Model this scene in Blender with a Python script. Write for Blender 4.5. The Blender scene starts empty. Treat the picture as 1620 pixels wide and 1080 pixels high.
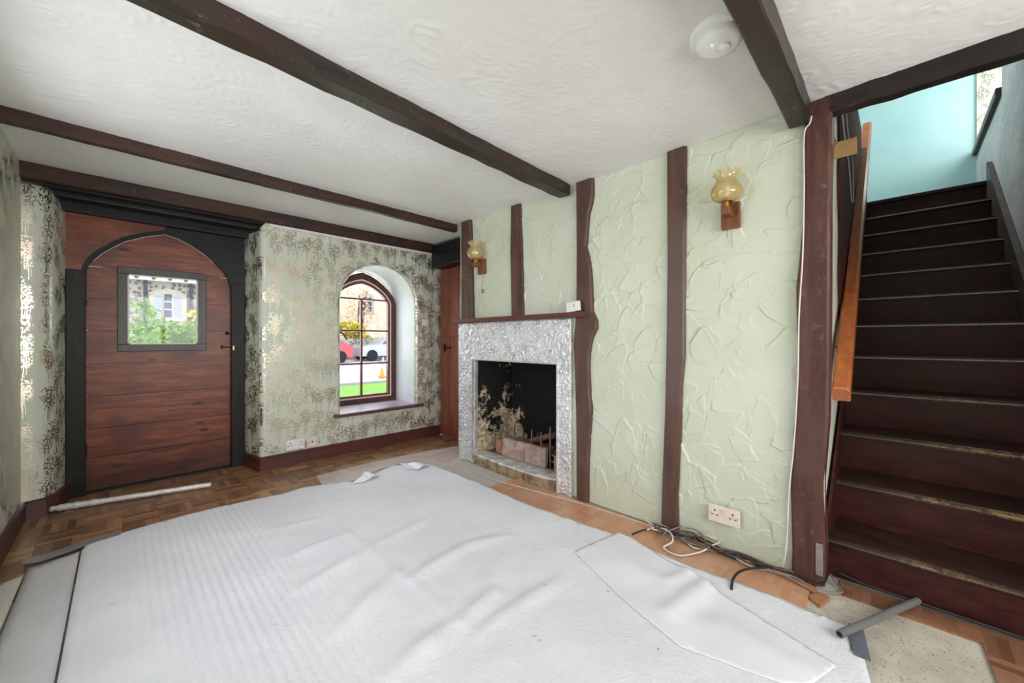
import bpy, bmesh, math, random
import numpy as np
from mathutils import Vector, Matrix
from mathutils.geometry import delaunay_2d_cdt
random.seed(7)
S2 = math.sqrt(2)
F, CX, HY, EYE = 616.5, 810.0, 537.0, 1.08
scene = bpy.context.scene
col = scene.collection
# ---------------------------------------------------------------- camera
cd = bpy.data.cameras.new('camera'); cam = bpy.data.objects.new('camera', cd); col.objects.link(cam)
cam.location = (0, 0, EYE); cam.rotation_euler = (math.pi/2, 0, -math.pi/4)
cd.sensor_width = 36; cd.lens = 36*F/1620; cd.shift_y = -3/1620; cd.clip_start = .02; cd.clip_end = 200
scene.camera = cam
# ---------------------------------------------------------------- world, lights, exposure
wd = bpy.data.worlds.new('overcast_sky'); scene.world = wd; wd.use_nodes = True
bg = wd.node_tree.nodes['Background']; bg.inputs['Color'].default_value = (.86, .93, 1, 1); bg.inputs['Strength'].default_value = 2.6
scene.view_settings.view_transform = 'Standard'; scene.view_settings.look = 'None'
scene.view_settings.gamma = 1; scene.view_settings.use_curve_mapping = False
scene.view_settings.exposure = 0.16
scene.cycles.use_denoising = True
scene.cycles.max_bounces = 10; scene.cycles.diffuse_bounces = 6
def area(name, loc, target, sx, sy, power, color=(1, 1, 1)):
    d = bpy.data.lights.new(name, 'AREA'); d.shape = 'RECTANGLE'; d.size = sx; d.size_y = sy; d.energy = power; d.color = color
    o = bpy.data.objects.new(name, d); col.objects.link(o); o.location = loc
    o.rotation_euler = (Vector(target)-Vector(loc)).to_track_quat('-Z', 'Y').to_euler()
    return o
area('daylight_rear_window', (.85, -1.86, 1.3), (.85, 1, 1.15), 1.9, 1.15, 58, (1, .965, .955))
area('daylight_left_window', (-.72, 1.8, 1.25), (2, 1.9, .5), 1.5, 1.1, 15, (1, .965, .98))
area('daylight_arched_window', (1.87, 4.55, 1.3), (1.6, 2.4, .4), .8, 1.3, 13, (.98, .965, 1))
area('daylight_landing_window', (5.4, -1.0, 3.5), (5.2, .6, 3.2), 1.1, 1.0, 16, (1, .98, .98))
area('landing_fill_light', (4.6, .9, 4.4), (4.3, -.2, 2.2), .8, .8, 29, (1, .97, .97))  # fill lamp added under the closed landing ceiling; brightens the right stair wall

def W(u, v, X=None, Y=None, z=None):
    a = (u-CX)/F
    if X is not None: t = X*S2/(1+a)
    elif Y is not None: t = Y*S2/(1-a)
    else: t = (EYE-z)*F/(v-HY)
    return Vector((t*(1+a)/S2, t*(1-a)/S2, EYE+(HY-v)/F*t))
def srgb(r, g, b):
    f = lambda c: (c/255/12.92) if c/255 <= .04045 else ((c/255+.055)/1.055)**2.4
    return (f(r), f(g), f(b), 1)

# ---------------------------------------------------------------- shader expression helper
class E:
    def __init__(s, m, v): s.m, s.v = m, v
    def _b(s, o, op, rev=False):
        a, b = (o, s) if rev else (s, o)
        return s.m.math(op, a, b)
    def __add__(s, o): return s._b(o, 'ADD')
    __radd__ = __add__
    def __sub__(s, o): return s._b(o, 'SUBTRACT')
    def __rsub__(s, o): return s._b(o, 'SUBTRACT', True)
    def __mul__(s, o): return s._b(o, 'MULTIPLY')
    __rmul__ = __mul__
    def __truediv__(s, o): return s._b(o, 'DIVIDE')
class Mat:
    def __init__(s, name):
        s.mat = bpy.data.materials.new(name); s.mat.use_nodes = True
        s.nt = s.mat.node_tree; s.nd = s.nt.nodes; s.bsdf = s.nd['Principled BSDF']
        g = s.nd.new('ShaderNodeNewGeometry'); sp = s.nd.new('ShaderNodeSeparateXYZ'); s.nt.links.new(g.outputs['Position'], sp.inputs[0])
        s.x, s.y, s.z = (E(s, sp.outputs[i]) for i in range(3))
        s.nrm = g.outputs['Normal']; s._loc = None
    def local(s):
        tc = s.nd.new('ShaderNodeTexCoord'); sp = s.nd.new('ShaderNodeSeparateXYZ'); s.nt.links.new(tc.outputs['Object'], sp.inputs[0])
        return tuple(E(s, sp.outputs[i]) for i in range(3))
    def put(s, sock, v):
        if isinstance(v, E): v = v.v
        if isinstance(v, bpy.types.NodeSocket): s.nt.links.new(v, sock)
        else: sock.default_value = v
    def math(s, op, a, b=None, c=None, clamp=False):
        n = s.nd.new('ShaderNodeMath'); n.operation = op; n.use_clamp = clamp
        s.put(n.inputs[0], a)
        if b is not None: s.put(n.inputs[1], b)
        if c is not None: s.put(n.inputs[2], c)
        return E(s, n.outputs[0])
    def floor(s, a): return s.math('FLOOR', a)
    def fract(s, a): return s.math('FRACT', a)
    def abs(s, a): return s.math('ABSOLUTE', a)
    def sin(s, a): return s.math('SINE', a)
    def mn(s, a, b): return s.math('MINIMUM', a, b)
    def mx(s, a, b): return s.math('MAXIMUM', a, b)
    def gt(s, a, b): return s.math('GREATER_THAN', a, b)
    def ss(s, a, lo, hi, t0=0., t1=1.):
        n = s.nd.new('ShaderNodeMapRange'); n.interpolation_type = 'SMOOTHSTEP'
        s.put(n.inputs[0], a); n.inputs[1].default_value = lo; n.inputs[2].default_value = hi; n.inputs[3].default_value = t0; n.inputs[4].default_value = t1
        return E(s, n.outputs[0])
    def vec(s, x, y, z):
        n = s.nd.new('ShaderNodeCombineXYZ')
        for i, v in enumerate((x, y, z)): s.put(n.inputs[i], v)
        return n.outputs[0]
    def noise(s, v, scale, detail=4, rough=.55, dist=0.):
        n = s.nd.new('ShaderNodeTexNoise'); s.put(n.inputs['Vector'], v); n.inputs['Scale'].default_value = scale
        n.inputs['Detail'].default_value = detail; n.inputs['Roughness'].default_value = rough; n.inputs['Distortion'].default_value = dist
        return E(s, n.outputs[0])
    def voro(s, v, scale, feature='F1', rnd=1.):
        n = s.nd.new('ShaderNodeTexVoronoi'); n.feature = feature; s.put(n.inputs['Vector'], v); n.inputs['Scale'].default_value = scale
        n.inputs['Randomness'].default_value = rnd
        return E(s, n.outputs['Distance'])
    def white(s, v):
        n = s.nd.new('ShaderNodeTexWhiteNoise'); n.noise_dimensions = '3D'; s.put(n.inputs['Vector'], v); return E(s, n.outputs['Value'])
    def P(s): return s.vec(s.x, s.y, s.z)
    def mix(s, f, a, b):
        n = s.nd.new('ShaderNodeMix'); n.data_type = 'RGBA'; s.put(n.inputs[0], f); s.put(n.inputs[6], a); s.put(n.inputs[7], b)
        return n.outputs[2]
    def mixf(s, f, a, b): return a+(b-a)*f if isinstance(f, E) else a
    def out(s, color=None, rough=None, metal=None, spec=None, bump=None, bs=.5, bd=.01, coat=None):
        if color is not None: s.put(s.bsdf.inputs['Base Color'], color)
        if rough is not None: s.put(s.bsdf.inputs['Roughness'], rough)
        if metal is not None: s.put(s.bsdf.inputs['Metallic'], metal)
        if spec is not None: s.put(s.bsdf.inputs['Specular IOR Level'], spec)
        if coat is not None: s.put(s.bsdf.inputs['Coat Weight'], coat); s.bsdf.inputs['Coat Roughness'].default_value = .2
        if bump is not None:
            n = s.nd.new('ShaderNodeBump'); n.inputs['Strength'].default_value = bs; n.inputs['Distance'].default_value = bd
            s.put(n.inputs['Height'], bump); s.nt.links.new(n.outputs[0], s.bsdf.inputs['Normal'])
        return s.mat
def plain(name, c, rough=.6, metal=0., spec=.5, var=.12, scale=12):
    m = Mat(name); n = m.noise(m.P(), scale, 4)
    d = tuple(x*(1-var) for x in c[:3])+(1,); l = tuple(min(1, x*(1+var)) for x in c[:3])+(1,)
    return m.out(m.mix(m.ss(n, .3, .7), d, l), rough, metal, spec)
def wood(name,  c1, c2, axis='x', rough=.55, grain=1., c3=None, knots=0., dust=0., bs=.3, spec=.4):
    m = Mat(name); k = 9.
    if knots == 1.: m.x = m.x+m.white(m.vec(m.floor((m.z-.012)/.2275), 2., 0.))*4.
    cs = {'x': (m.x, m.y*k, m.z*k), 'y': (m.x*k, m.y, m.z*k), 'z': (m.x*k, m.y*k, m.z)}[axis]
    v = m.vec(*cs)
    n1 = m.noise(v, 2.2*grain, 6, .65, .6); n2 = m.noise(v, 14*grain, 5, .7); n3 = m.noise(m.P(), 2.5, 3)
    c = m.mix(m.ss(n1, .35, .68), c1, c2)
    c = m.mix(m.ss(n2, .5, .72)*.55, c, tuple(x*.45 for x in c1[:3])+(1,))
    if c3 is not None: c = m.mix(m.ss(n3, .45, .68), c, c3)
    if knots and axis == 'x' and knots == 1.:
        c = m.mix(m.ss(m.z+(n3-.5)*.5+(n1-.5)*.3, .02, .4, .85, 0.)*m.ss(m.z, .6, .8, 1., 0.), c, tuple(x*.3 for x in c1[:3])+(1,))
    if knots:
        cs = {'x': (m.x*1.0, m.y*2.6, m.z*2.6), 'y': (m.x*2.6, m.y, m.z*2.6), 'z': (m.x*2.6, m.y*2.6, m.z)}[axis]
        kn = m.voro(m.vec(*cs), 3.2)
        c = m.mix(m.ss(kn, .05, .16, 1., 0.)*knots, c, tuple(x*.22 for x in c1[:3])+(1,))
    if dust:
        dn = m.noise(m.P(), 26, 5, .7)
        c = m.mix(m.ss(dn, .58, .75)*dust, c, srgb(150, 138, 128))
    return m.out(c, rough, 0., spec, n1*.6+n2*.6, bs, .004)

M = {}
M['ceiling'] = (lambda m: m.out(m.mix(m.ss(m.noise(m.P(), 1.3, 4), .35, .7), srgb(222, 220, 217), srgb(234, 233, 231)), .62, 0., .35, m.noise(m.P(), 45, 4, .6), .25, .003))(Mat('white_ceiling_plaster'))
def _green():
    m = Mat('green_plaster'); n = m.noise(m.P(), 1.6, 4); s = m.noise(m.P(), 30, 6, .7)
    c = m.mix(m.ss(n, .35, .7), srgb(196, 203, 180), srgb(206, 210, 193))
    dirt = m.ss(s, .62, .74)*m.ss(m.z, .0, .45, 1., 0.)*.45
    c = m.mix(dirt, c, srgb(140, 130, 105))
    sp = m.ss(m.voro(m.P(), 28), .03, .055, 1., 0.)*m.gt(m.noise(m.P(), 9, 2), .6)
    c = m.mix(sp*.6, c, srgb(110, 105, 85))
    return m.out(c, .42, 0., .45, m.noise(m.P(), 60, 3), .12, .003)
M['green'] = _green()
def _paper():
    m = Mat('tree_pattern_wallpaper')
    u = m.x+m.y; z = m.z
    wob = m.noise(m.vec(u, z, 0.), 6, 2)
    tot = None
    for (cw, ch, ou, oz, seed) in ((.13, .26, .0, .0, 1.), (.15, .22, .07, .13, 5.), (.11, .30, .03, .22, 9.)):
        cu = (u+ou)/cw; row = m.floor(cu)
        cz = (z+oz)/ch+m.white(m.vec(row, seed, 0.)); iz = m.floor(cz)
        p = (m.fract(cu)-.5)*cw+(m.white(m.vec(row, iz, seed))-.5)*.05; q = (m.fract(cz))*ch
        trunk = m.ss(m.abs(p+(wob-.5)*.02), .0016, .0028, 1., 0.)*m.gt(q, ch*.22)*m.gt(ch*.72, q)
        trunk = trunk+m.ss(m.abs(p-.012+(wob-.5)*.03), .001, .0018, 1., 0.)*m.gt(q, ch*.3)*m.gt(ch*.6, q)
        ex = p/.058; ez = (q-ch*.72)/.062
        r = ex*ex+ez*ez
        lobe = m.fract(cz*3.)          # tiers of foliage
        leaf = m.ss(m.voro(m.vec(u+seed, z*1.2, 0.), 74), .42, .5, 1., 0.)
        can = m.ss(r+(m.noise(m.vec(u, z, seed), 26, 3)-.5)*3.4, .75, 1.05, 1., 0.)*leaf
        t = m.math('MAXIMUM', trunk, can)
        tot = t if tot is None else m.mx(tot, t)
    leaf2 = m.ss(m.voro(m.vec(u, z, 3.), 60), .2, .3, 1., 0.)*m.ss(m.noise(m.vec(u, z, 7.), 9, 3), .56, .66)
    tot = m.mx(tot, leaf2*.8)
    hue = m.noise(m.vec(u, z, 1.), 5, 2)
    ink = m.mix(m.ss(hue, .48, .6), srgb(178, 175, 153), srgb(200, 180, 162))
    base = m.mix(m.ss(m.noise(m.P(), 1.5, 3), .4, .7), srgb(202, 207, 189), srgb(210, 212, 199))
    f = m.math('MULTIPLY', tot, .85, clamp=True)
    return m.out(m.mix(f, base, ink), .42-f*.16, f*1.17, .5, m.noise(m.P(), 25, 3), .1, .004)
M['paper'] = _paper()
M['reveal'] = plain('white_reveal_paint', srgb(206, 208, 214), .4, 0, .5, .03)
M['beam'] = wood('dark_beam_oak', srgb(48, 36, 30), srgb(66, 48, 40), 'x', .5, 1., srgb(42, 38, 34), dust=.22)
M['beam_y'] = wood('dark_header_oak', srgb(38, 30, 26), srgb(58, 46, 40), 'y', .5, 1., srgb(34, 30, 28), dust=.18, spec=.25)
M['beam_red'] = wood('red_brown_beam_wood', srgb(54, 37, 31), srgb(76, 49, 40), 'x', .45, 1., srgb(46, 38, 34), dust=.25, spec=.3)
M['beam_green'] = wood('weathered_beam_oak', srgb(40, 37, 32), srgb(62, 54, 46), 'x', .42, 1., srgb(56, 40, 34), dust=.4, spec=.3)
M['post'] = wood('painted_brown_post', srgb(78, 56, 48), srgb(100, 73, 63), 'z', .42, .8, srgb(94, 74, 67), dust=.35, spec=.3)
M['post_red'] = wood('red_brown_post', srgb(72, 47, 40), srgb(96, 63, 54), 'z', .42, .8, srgb(86, 62, 56), dust=.3, spec=.3)
M['stud'] = wood('dull_red_brown_stud', srgb(60, 34, 30), srgb(84, 50, 44), 'z', .85, .8, spec=.15)
M['black'] = wood('black_painted_timber', srgb(22, 19, 18), srgb(36, 32, 31), 'z', .42, 1., dust=.05, spec=.25)
M['black_x'] = wood('black_lintel_timber', srgb(18, 18, 20), srgb(32, 31, 33), 'x', .4, 1., dust=.04, spec=.25)
M['black_y'] = wood('black_lintel_timber_short', srgb(18, 18, 20), srgb(32, 31, 33), 'y', .4, 1., dust=.04, spec=.25)
M['door'] = wood('varnished_red_pine', srgb(104, 50, 32), srgb(150, 82, 52), 'x', .34, 1.6, srgb(96, 46, 32), knots=1., bs=.2)
M['door_v'] = wood('varnished_red_pine_upright', srgb(128, 66, 48), srgb(152, 84, 62), 'z', .35, 1.1, srgb(120, 66, 52), knots=.3, bs=.2)
M['frame_grey'] = wood('grey_brown_window_frame', srgb(66, 58, 54), srgb(82, 74, 68), 'z', .35, 1.)
M['skirt'] = wood('maroon_skirting', srgb(78, 42, 38), srgb(98, 54, 48), 'x', .35, .8, srgb(84, 54, 52), dust=.1)
M['skirt_y'] = wood('maroon_skirting_side', srgb(70, 46, 44), srgb(88, 58, 54), 'y', .35, .8, dust=.15)
M['win_wood'] = wood('dark_window_wood', srgb(74, 44, 40), srgb(92, 56, 50), 'z', .35, 1.)
M['bar_wood'] = wood('red_glazing_bar_wood', srgb(108, 58, 46), srgb(128, 70, 56), 'z', .35, 1.)
M['sill'] = wood('dusty_plum_sill', srgb(150, 132, 142), srgb(176, 160, 172), 'x', .3, .8)
M['sill_edge'] = wood('plum_sill_edge', srgb(84, 58, 62), srgb(104, 76, 80), 'x', .35, .8)
M['white'] = plain('white_plastic', srgb(232, 230, 226), .3, 0, .5, .02)
M['ivory'] = plain('aged_ivory_plastic', srgb(226, 212, 200), .35, 0, .5, .06, 30)
M['whitepaint'] = plain('white_gloss_paint', srgb(228, 224, 220), .35, 0, .5, .04)
M['darkhole'] = plain('dark_slot', srgb(20, 18, 18), .6, 0, .3, .05)
M['steel'] = plain('grey_steel', srgb(128, 124, 122), .45, .7, .5, .15, 40)
M['iron'] = plain('black_iron', srgb(26, 24, 24), .45, .6, .5, .1)
M['brass'] = plain('brass', srgb(176, 132, 66), .28, .9, .5, .1)
M['cable_black'] = plain('black_cable_rubber', srgb(36, 36, 40), .45, 0, .5, .1)
M['cable_white'] = plain('white_cable_sheath', srgb(214, 208, 200), .4, 0, .5, .05)
M['cable_grey'] = plain('grey_cable_sheath', srgb(134, 126, 120), .45, 0, .5, .1)
M['cable_brown'] = plain('brown_cable_sheath', srgb(96, 74, 62), .5, 0, .5, .1)
M['cardboard'] = plain('tan_cardboard', srgb(160, 128, 84), .8, 0, .2, .08, 30)
M['bracket'] = wood('teak_bracket', srgb(104, 62, 36), srgb(134, 82, 50), 'z', .35, 2.)
M['handrail'] = wood('orange_handrail_pine', srgb(160, 86, 42), srgb(186, 106, 56), 'x', .32, 1., knots=.3, bs=.1)
M['handrail_cut'] = plain('bare_pink_end_grain', srgb(196, 122, 88), .6, 0, .3, .08, 60)
def _silver():
    m = Mat('silver_painted_plaster'); n = m.noise(m.P(), 8, 5)
    return m.out(m.mix(m.ss(n, .35, .65), srgb(218, 218, 221), srgb(236, 236, 240)), m.ss(n, .3, .7, .24, .34), .68, .5, m.noise(m.P(), 55, 4, .6, 1.5), .75, .006)
M['silver'] = _silver()
def _soot(front=False):
    m = Mat('sooty_firebrick' if not front else 'hearth_stone')
    if not front:
        n = m.noise(m.P(), 7, 8, .72, .4); n2 = m.noise(m.P(), 30, 4, .6)
        lvl = m.ss(m.z, .12, .75, .10, -.09)+m.ss(m.y, 2.2, 2.62, -.16, .05)
        mask = m.ss(n+lvl, .545, .565)
        cream = m.mix(m.ss(n2, .4, .65), srgb(150, 132, 112), srgb(214, 196, 164))
        c = m.mix(mask, m.mix(n2, srgb(14, 13, 13), srgb(40, 38, 37)), cream)
        return m.out(c, .8, 0., .2, mask*1.+n2*.3, .5, .006)
    n = m.noise(m.P(), 12, 6, .7)
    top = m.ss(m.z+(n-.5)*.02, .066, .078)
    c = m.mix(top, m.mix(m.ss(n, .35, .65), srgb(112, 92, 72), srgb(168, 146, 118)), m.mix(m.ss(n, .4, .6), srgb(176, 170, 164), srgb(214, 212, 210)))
    crack = m.ss(m.abs(m.y-2.02+(n-.5)*.06), .002, .004, 1., 0.)+m.ss(m.abs(m.y-2.33+(n-.5)*.06), .0015, .003, 1., 0.)
    c = m.mix(m.math('MINIMUM', crack, 1.), c, srgb(60, 50, 42))
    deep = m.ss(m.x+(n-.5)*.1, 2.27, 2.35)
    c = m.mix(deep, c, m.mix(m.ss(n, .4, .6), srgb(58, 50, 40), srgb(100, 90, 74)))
    return m.out(c, .75, 0., .3, n, .6, .01)
M['soot'] = _soot(); M['hearth'] = _soot(True)
def _fb():
    m = Mat('fire_brick_clay'); n = m.noise(m.P(), 14, 6, .7)
    c = m.mix(m.ss(n, .35, .65), srgb(150, 126, 116), srgb(190, 168, 158))
    crack = m.ss(m.abs(m.y-2.17+(m.noise(m.P(), 30, 3)-.5)*.03), .0015, .003, 1., 0.)
    c = m.mix(crack, c, srgb(50, 44, 42)); c = m.mix(m.ss(m.noise(m.P(), 60, 3), .66, .7)*.7, c, srgb(60, 52, 48))
    return m.out(c, .8, 0., .3, n, .4, .006)
M['firebrick'] = _fb()
M['redbrick'] = plain('chipped_red_brick', srgb(170, 122, 104), .85, 0, .2, .22, 30)
M['log'] = wood('charred_log_wood', srgb(98, 66, 50), srgb(150, 108, 84), 'y', .8, 1., srgb(48, 38, 32), bs=.5)
def _sheet(name, c1, c2, ribs, dirt):
    m = Mat(name); n = m.noise(m.P(), 90, 5, .75); n0 = m.noise(m.P(), 2.2, 4)
    rib = m.sin(m.x*2*math.pi/.032)*m.ss(m.x, .25, .75, 1., 0.)*ribs
    c = m.mix(m.ss(n0, .35, .7), c1, c2)
    d = m.noise(m.vec(m.x*1.6, m.y, m.z), 7, 7, .8)
    c = m.mix(m.ss(d, .62, .72)*dirt*m.ss(m.noise(m.P(), 70, 4), .45, .6), c, srgb(150, 146, 142))
    sp = m.ss(m.voro(m.P(), 7), .022, .034, 1., 0.)
    c = m.mix(sp*.85*dirt, c, srgb(60, 56, 52))
    return m.out(c, .7, 0., .3, n*1.3+rib*.28+m.noise(m.P(), 30, 4)*1.2, .7, .006)
M['sheet'] = _sheet('white_foam_underlay', srgb(227, 228, 235), srgb(235, 236, 242), 1., .8)
M['strip'] = _sheet('white_underlay_strip', srgb(212, 212, 216), srgb(222, 222, 226), 0., .8)
M['strip2'] = _sheet('cream_underlay_strip', srgb(214, 212, 200), srgb(226, 224, 214), 0., 1.)
def _smooth():
    m = Mat('smooth_white_paper'); n = m.noise(m.P(), 3, 3)
    return m.out(m.mix(m.ss(n, .3, .7), srgb(220, 221, 227), srgb(229, 230, 236)), .42, 0., .5, m.noise(m.P(), 14, 3), .15, .004)
M['smooth'] = _smooth()
def _conc():
    m = Mat('speckled_screed'); n = m.noise(m.P(), 5, 6, .7)
    c = m.mix(m.ss(n, .35, .65), srgb(172, 164, 150), srgb(196, 189, 176))
    sp = m.ss(m.voro(m.P(), 95), .2, .32, 1., 0.)*m.gt(m.noise(m.P(), 30, 3), .5)
    c = m.mix(sp*.65, c, srgb(100, 88, 74))
    g = m.ss(m.y, 1.7, 2.1); c = m.mix(g*.8, c, srgb(184, 178, 172))
    return m.out(c, .85, 0., .25, n+sp*-.3, .4, .005)
M['screed'] = _conc()
def _parq(name, cs, cell=.14, nf=5, dust=0., rough=.35):
    m = Mat(name); ix = m.floor(m.x/cell); iy = m.floor(m.y/cell)
    par = m.math('PINGPONG', ix+iy, 1.)
    fx = m.x/cell*float(nf); fy = m.y/cell*float(nf)
    co = fx*par+fy*(1.-par); fi = m.floor(co)
    rnd = m.white(m.vec(fi, ix+3.1, iy+7.7)); rnd2 = m.white(m.vec(ix, iy, 4.))
    al = m.y*par+m.x*(1.-par)
    gr = m.noise(m.vec(co*1.2, al*9., fi), 3., 5, .65)
    c = m.mix(rnd, cs[0], cs[1]); c = m.mix(m.ss(rnd2, .1, .9)*.5, c, cs[2]); c = m.mix(m.ss(gr, .5, .75)*.5, c, tuple(x*.55 for x in cs[0][:3])+(1,))
    ed = m.mn(m.fract(co), 1.-m.fract(co)); e1 = m.mn(m.fract(m.x/cell), 1.-m.fract(m.x/cell)); e2 = m.mn(m.fract(m.y/cell), 1.-m.fract(m.y/cell))
    gap = m.mx(m.ss(ed, .0, .03, 1., 0.)*.5, m.ss(m.mn(e1, e2), .0, .008, 1., 0.)*.8)
    c = m.mix(gap*.6, c, tuple(x*.3 for x in cs[0][:3])+(1,))
    if dust: c = m.mix(m.ss(m.noise(m.P(), 3.5, 5), .42, .7)*dust, c, srgb(196, 184, 180))
    return m.out(c, rough, 0., .5, gr*.3-gap, .3, .003)
M['parq_dark'] = _parq('brown_mosaic_parquet', (srgb(104, 72, 52), srgb(184, 136, 96), srgb(128, 92, 70)), .16, 5, .0)
M['parq_light'] = _parq('orange_mosaic_parquet', (srgb(184, 132, 98), srgb(206, 156, 120), srgb(194, 146, 114)), .12, 5, .2, .38)
M['parq_right'] = _parq('reddish_mosaic_parquet', (srgb(104, 72, 52), srgb(156, 112, 80), srgb(120, 84, 64)), .15, 5, .1)
M['parq_dusty'] = _parq('dusty_mosaic_parquet', (srgb(176, 156, 148), srgb(198, 180, 172), srgb(190, 178, 178)), .15, 5, .75, .5)
M['block'] = wood('orange_parquet_block', srgb(160, 108, 70), srgb(184, 130, 90), 'y', .45, 3.)
def _stair():
    m = Mat('dark_mahogany_stair'); n = m.noise(m.vec(m.x*4, m.y, m.z*4), 5, 6, .7)
    c = m.mix(m.ss(n, .35, .7), srgb(48, 21, 19), srgb(74, 35, 31))
    c = m.mix(m.ss(m.noise(m.P(), 40, 4, .7), .6, .72)*.35, c, srgb(28, 16, 16))
    c = m.mix(m.ss(m.voro(m.P(), 12), .008, .02, 1., 0.)*.6, c, srgb(150, 120, 90))
    return m.out(c, m.ss(n, .3, .7, .35, .5), 0., .28, n, .25, .003)
M['riser'] = _stair()
def _tread():
    m = Mat('worn_mahogany_tread'); lx, ly, lz = m.local()
    n = m.noise(m.vec(m.x*3, m.y, m.z*3), 7, 6, .7); f = m.noise(m.vec(m.x*5, m.y*1.5, m.z), 16, 6, .75)
    c = m.mix(m.ss(n, .35, .7), srgb(40, 22, 19), srgb(60, 38, 32))
    wear = m.ss(lx+(f-.5)*.22+(m.noise(m.vec(m.y, m.z, 0.), 3, 2)-.5)*.10, -.150, -.118, 1., 0.)
    low = m.ss(m.z, .35, 1.1, 1., .0)*m.ss(ly+(n-.5)*.4, -.2, .3, 1., .0)
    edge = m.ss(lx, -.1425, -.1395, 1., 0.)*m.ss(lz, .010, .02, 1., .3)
    c = m.mix(m.math('MULTIPLY', wear*m.ss(f, .42, .56), low, clamp=True), c, m.mix(m.ss(f, .4, .6), srgb(120, 92, 64), srgb(196, 164, 112)))
    c = m.mix(edge*m.ss(f, .3, .6, .6, 1.)*m.ss(m.z, .5, 1.3, .12, 1.), c, srgb(206, 190, 172))  # nosing edge: wear plus a painted highlight line, stronger on upper steps
    return m.out(c, .42, 0., .4, n, .25, .003)
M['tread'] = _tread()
def _turq():
    m = Mat('turquoise_wall_paint'); n = m.noise(m.P(), 1.4, 4)
    return m.out(m.mix(m.ss(n, .35, .7), srgb(164, 210, 208), srgb(178, 216, 214)), .55, 0., .4, m.noise(m.P(), 40, 3), .15, .003)
M['turq'] = _turq()
def _turqold():
    m = Mat('patchy_turquoise_grey_wall'); n = m.noise(m.vec(m.x, m.y, m.z*2.2), 2.4, 5, .6, .5); f = m.noise(m.vec(m.x, m.y, m.z*1.), 22, 5, .7)
    c = m.mix(m.ss(n, .42, .62), srgb(204, 212, 210), srgb(226, 226, 224)); c = m.mix(m.ss(f, .52, .66)*.5, c, srgb(156, 164, 162))
    return m.out(c, .55, 0., .4, f, .3, .006)
M['turq_old'] = _turqold()
def _cream():
    m = Mat('cream_distemper'); n = m.noise(m.P(), 5, 5)
    return m.out(m.mix(m.ss(n, .35, .7), srgb(206, 206, 184), srgb(224, 222, 206)), .6, 0., .3, n, .3, .005)
M['cream'] = _cream()
M['foil'] = plain('crinkled_foil_sleeve', srgb(228, 226, 224), .38, .3, .5, .12, 50)
M['pipe'] = plain('grey_plastic_pipe', srgb(112, 112, 112), .35, 0, .5, .06)
M['slate'] = plain('dark_grey_offcut', srgb(98, 104, 114), .5, 0, .4, .1)
M['tape'] = plain('grey_duct_tape', srgb(138, 140, 142), .4, .2, .5, .12, 40)
M['tapeclear'] = plain('grey_tape_patch', srgb(140, 130, 128), .3, 0, .5, .12, 40)
def _glass(name, tint, f=.08, rough=.03):
    m = Mat(name); nt = m.nt; o = nt.nodes['Material Output']
    t = nt.nodes.new('ShaderNodeBsdfTransparent'); t.inputs[0].default_value = tint
    g = nt.nodes.new('ShaderNodeBsdfGlossy'); g.inputs['Roughness'].default_value = rough
    x = nt.nodes.new('ShaderNodeMixShader'); x.inputs[0].default_value = f
    nt.links.new(t.outputs[0], x.inputs[1]); nt.links.new(g.outputs[0], x.inputs[2]); nt.links.new(x.outputs[0], o.inputs[0])
    return m.mat
M['pane'] = _glass('window_glass', (.97, .985, .985, 1), .012)
def _amber():
    m = Mat('amber_lustre_glass'); nt = m.nt; o = nt.nodes['Material Output']
    lw = nt.nodes.new('ShaderNodeLayerWeight'); lw.inputs[0].default_value = .35
    t = nt.nodes.new('ShaderNodeBsdfTransparent'); nt.links.new(m.mix(E(m, lw.outputs['Facing']), srgb(250, 240, 205), srgb(214, 176, 104)), t.inputs[0])
    d = nt.nodes.new('ShaderNodeBsdfTranslucent'); d.inputs[0].default_value = srgb(246, 226, 168)
    df = nt.nodes.new('ShaderNodeBsdfDiffuse'); df.inputs[0].default_value = srgb(232, 214, 160)
    g = nt.nodes.new('ShaderNodeBsdfGlossy'); g.inputs['Roughness'].default_value = .08
    def mx(f, a, b):
        n = nt.nodes.new('ShaderNodeMixShader'); m.put(n.inputs[0], f); nt.links.new(a.outputs[0], n.inputs[1]); nt.links.new(b.outputs[0], n.inputs[2]); return n
    a = mx(.5, d, df); a = mx(.45, t, a); a = mx(m.ss(E(m, lw.outputs['Fresnel']), 0., 1., .08, .6), a, g)
    nt.links.new(a.outputs[0], o.inputs[0]); return m.mat
M['amber'] = _amber()
M['led'] = (lambda m: (m.bsdf.inputs['Emission Color'].__setattr__('default_value', (.1, 1, .2, 1)), m.bsdf.inputs['Emission Strength'].__setattr__('default_value', 3.), m.mat)[-1])(Mat('green_led'))
M['grass'] = plain('lawn_grass', srgb(130, 186, 84), .9, 0, .1, .3, 9)
M['road'] = plain('pale_tarmac', srgb(196, 192, 200), .9, 0, .2, .05, 1)
M['kerb'] = plain('grey_kerb', srgb(130, 128, 134), .9, 0, .2, .2, 8)
M['pavement'] = plain('pale_pavement', srgb(206, 200, 202), .9, 0, .2, .06, 2)
def _rubble():
    m = Mat('flint_rubble'); v = m.voro(m.P(), 5.5); n = m.noise(m.P(), 14, 3)
    c = m.mix(m.ss(v, .3, .55), m.mix(n, srgb(80, 78, 76), srgb(140, 134, 126)), srgb(176, 168, 154))
    return m.out(c, .9)
M['rubble'] = _rubble()
M['limestone'] = plain('limestone_dressing', srgb(188, 180, 166), .85, 0, .2, .08, 4)
M['stucco'] = plain('cream_stucco', srgb(226, 214, 196), .85, 0, .2, .1, 3)
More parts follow.
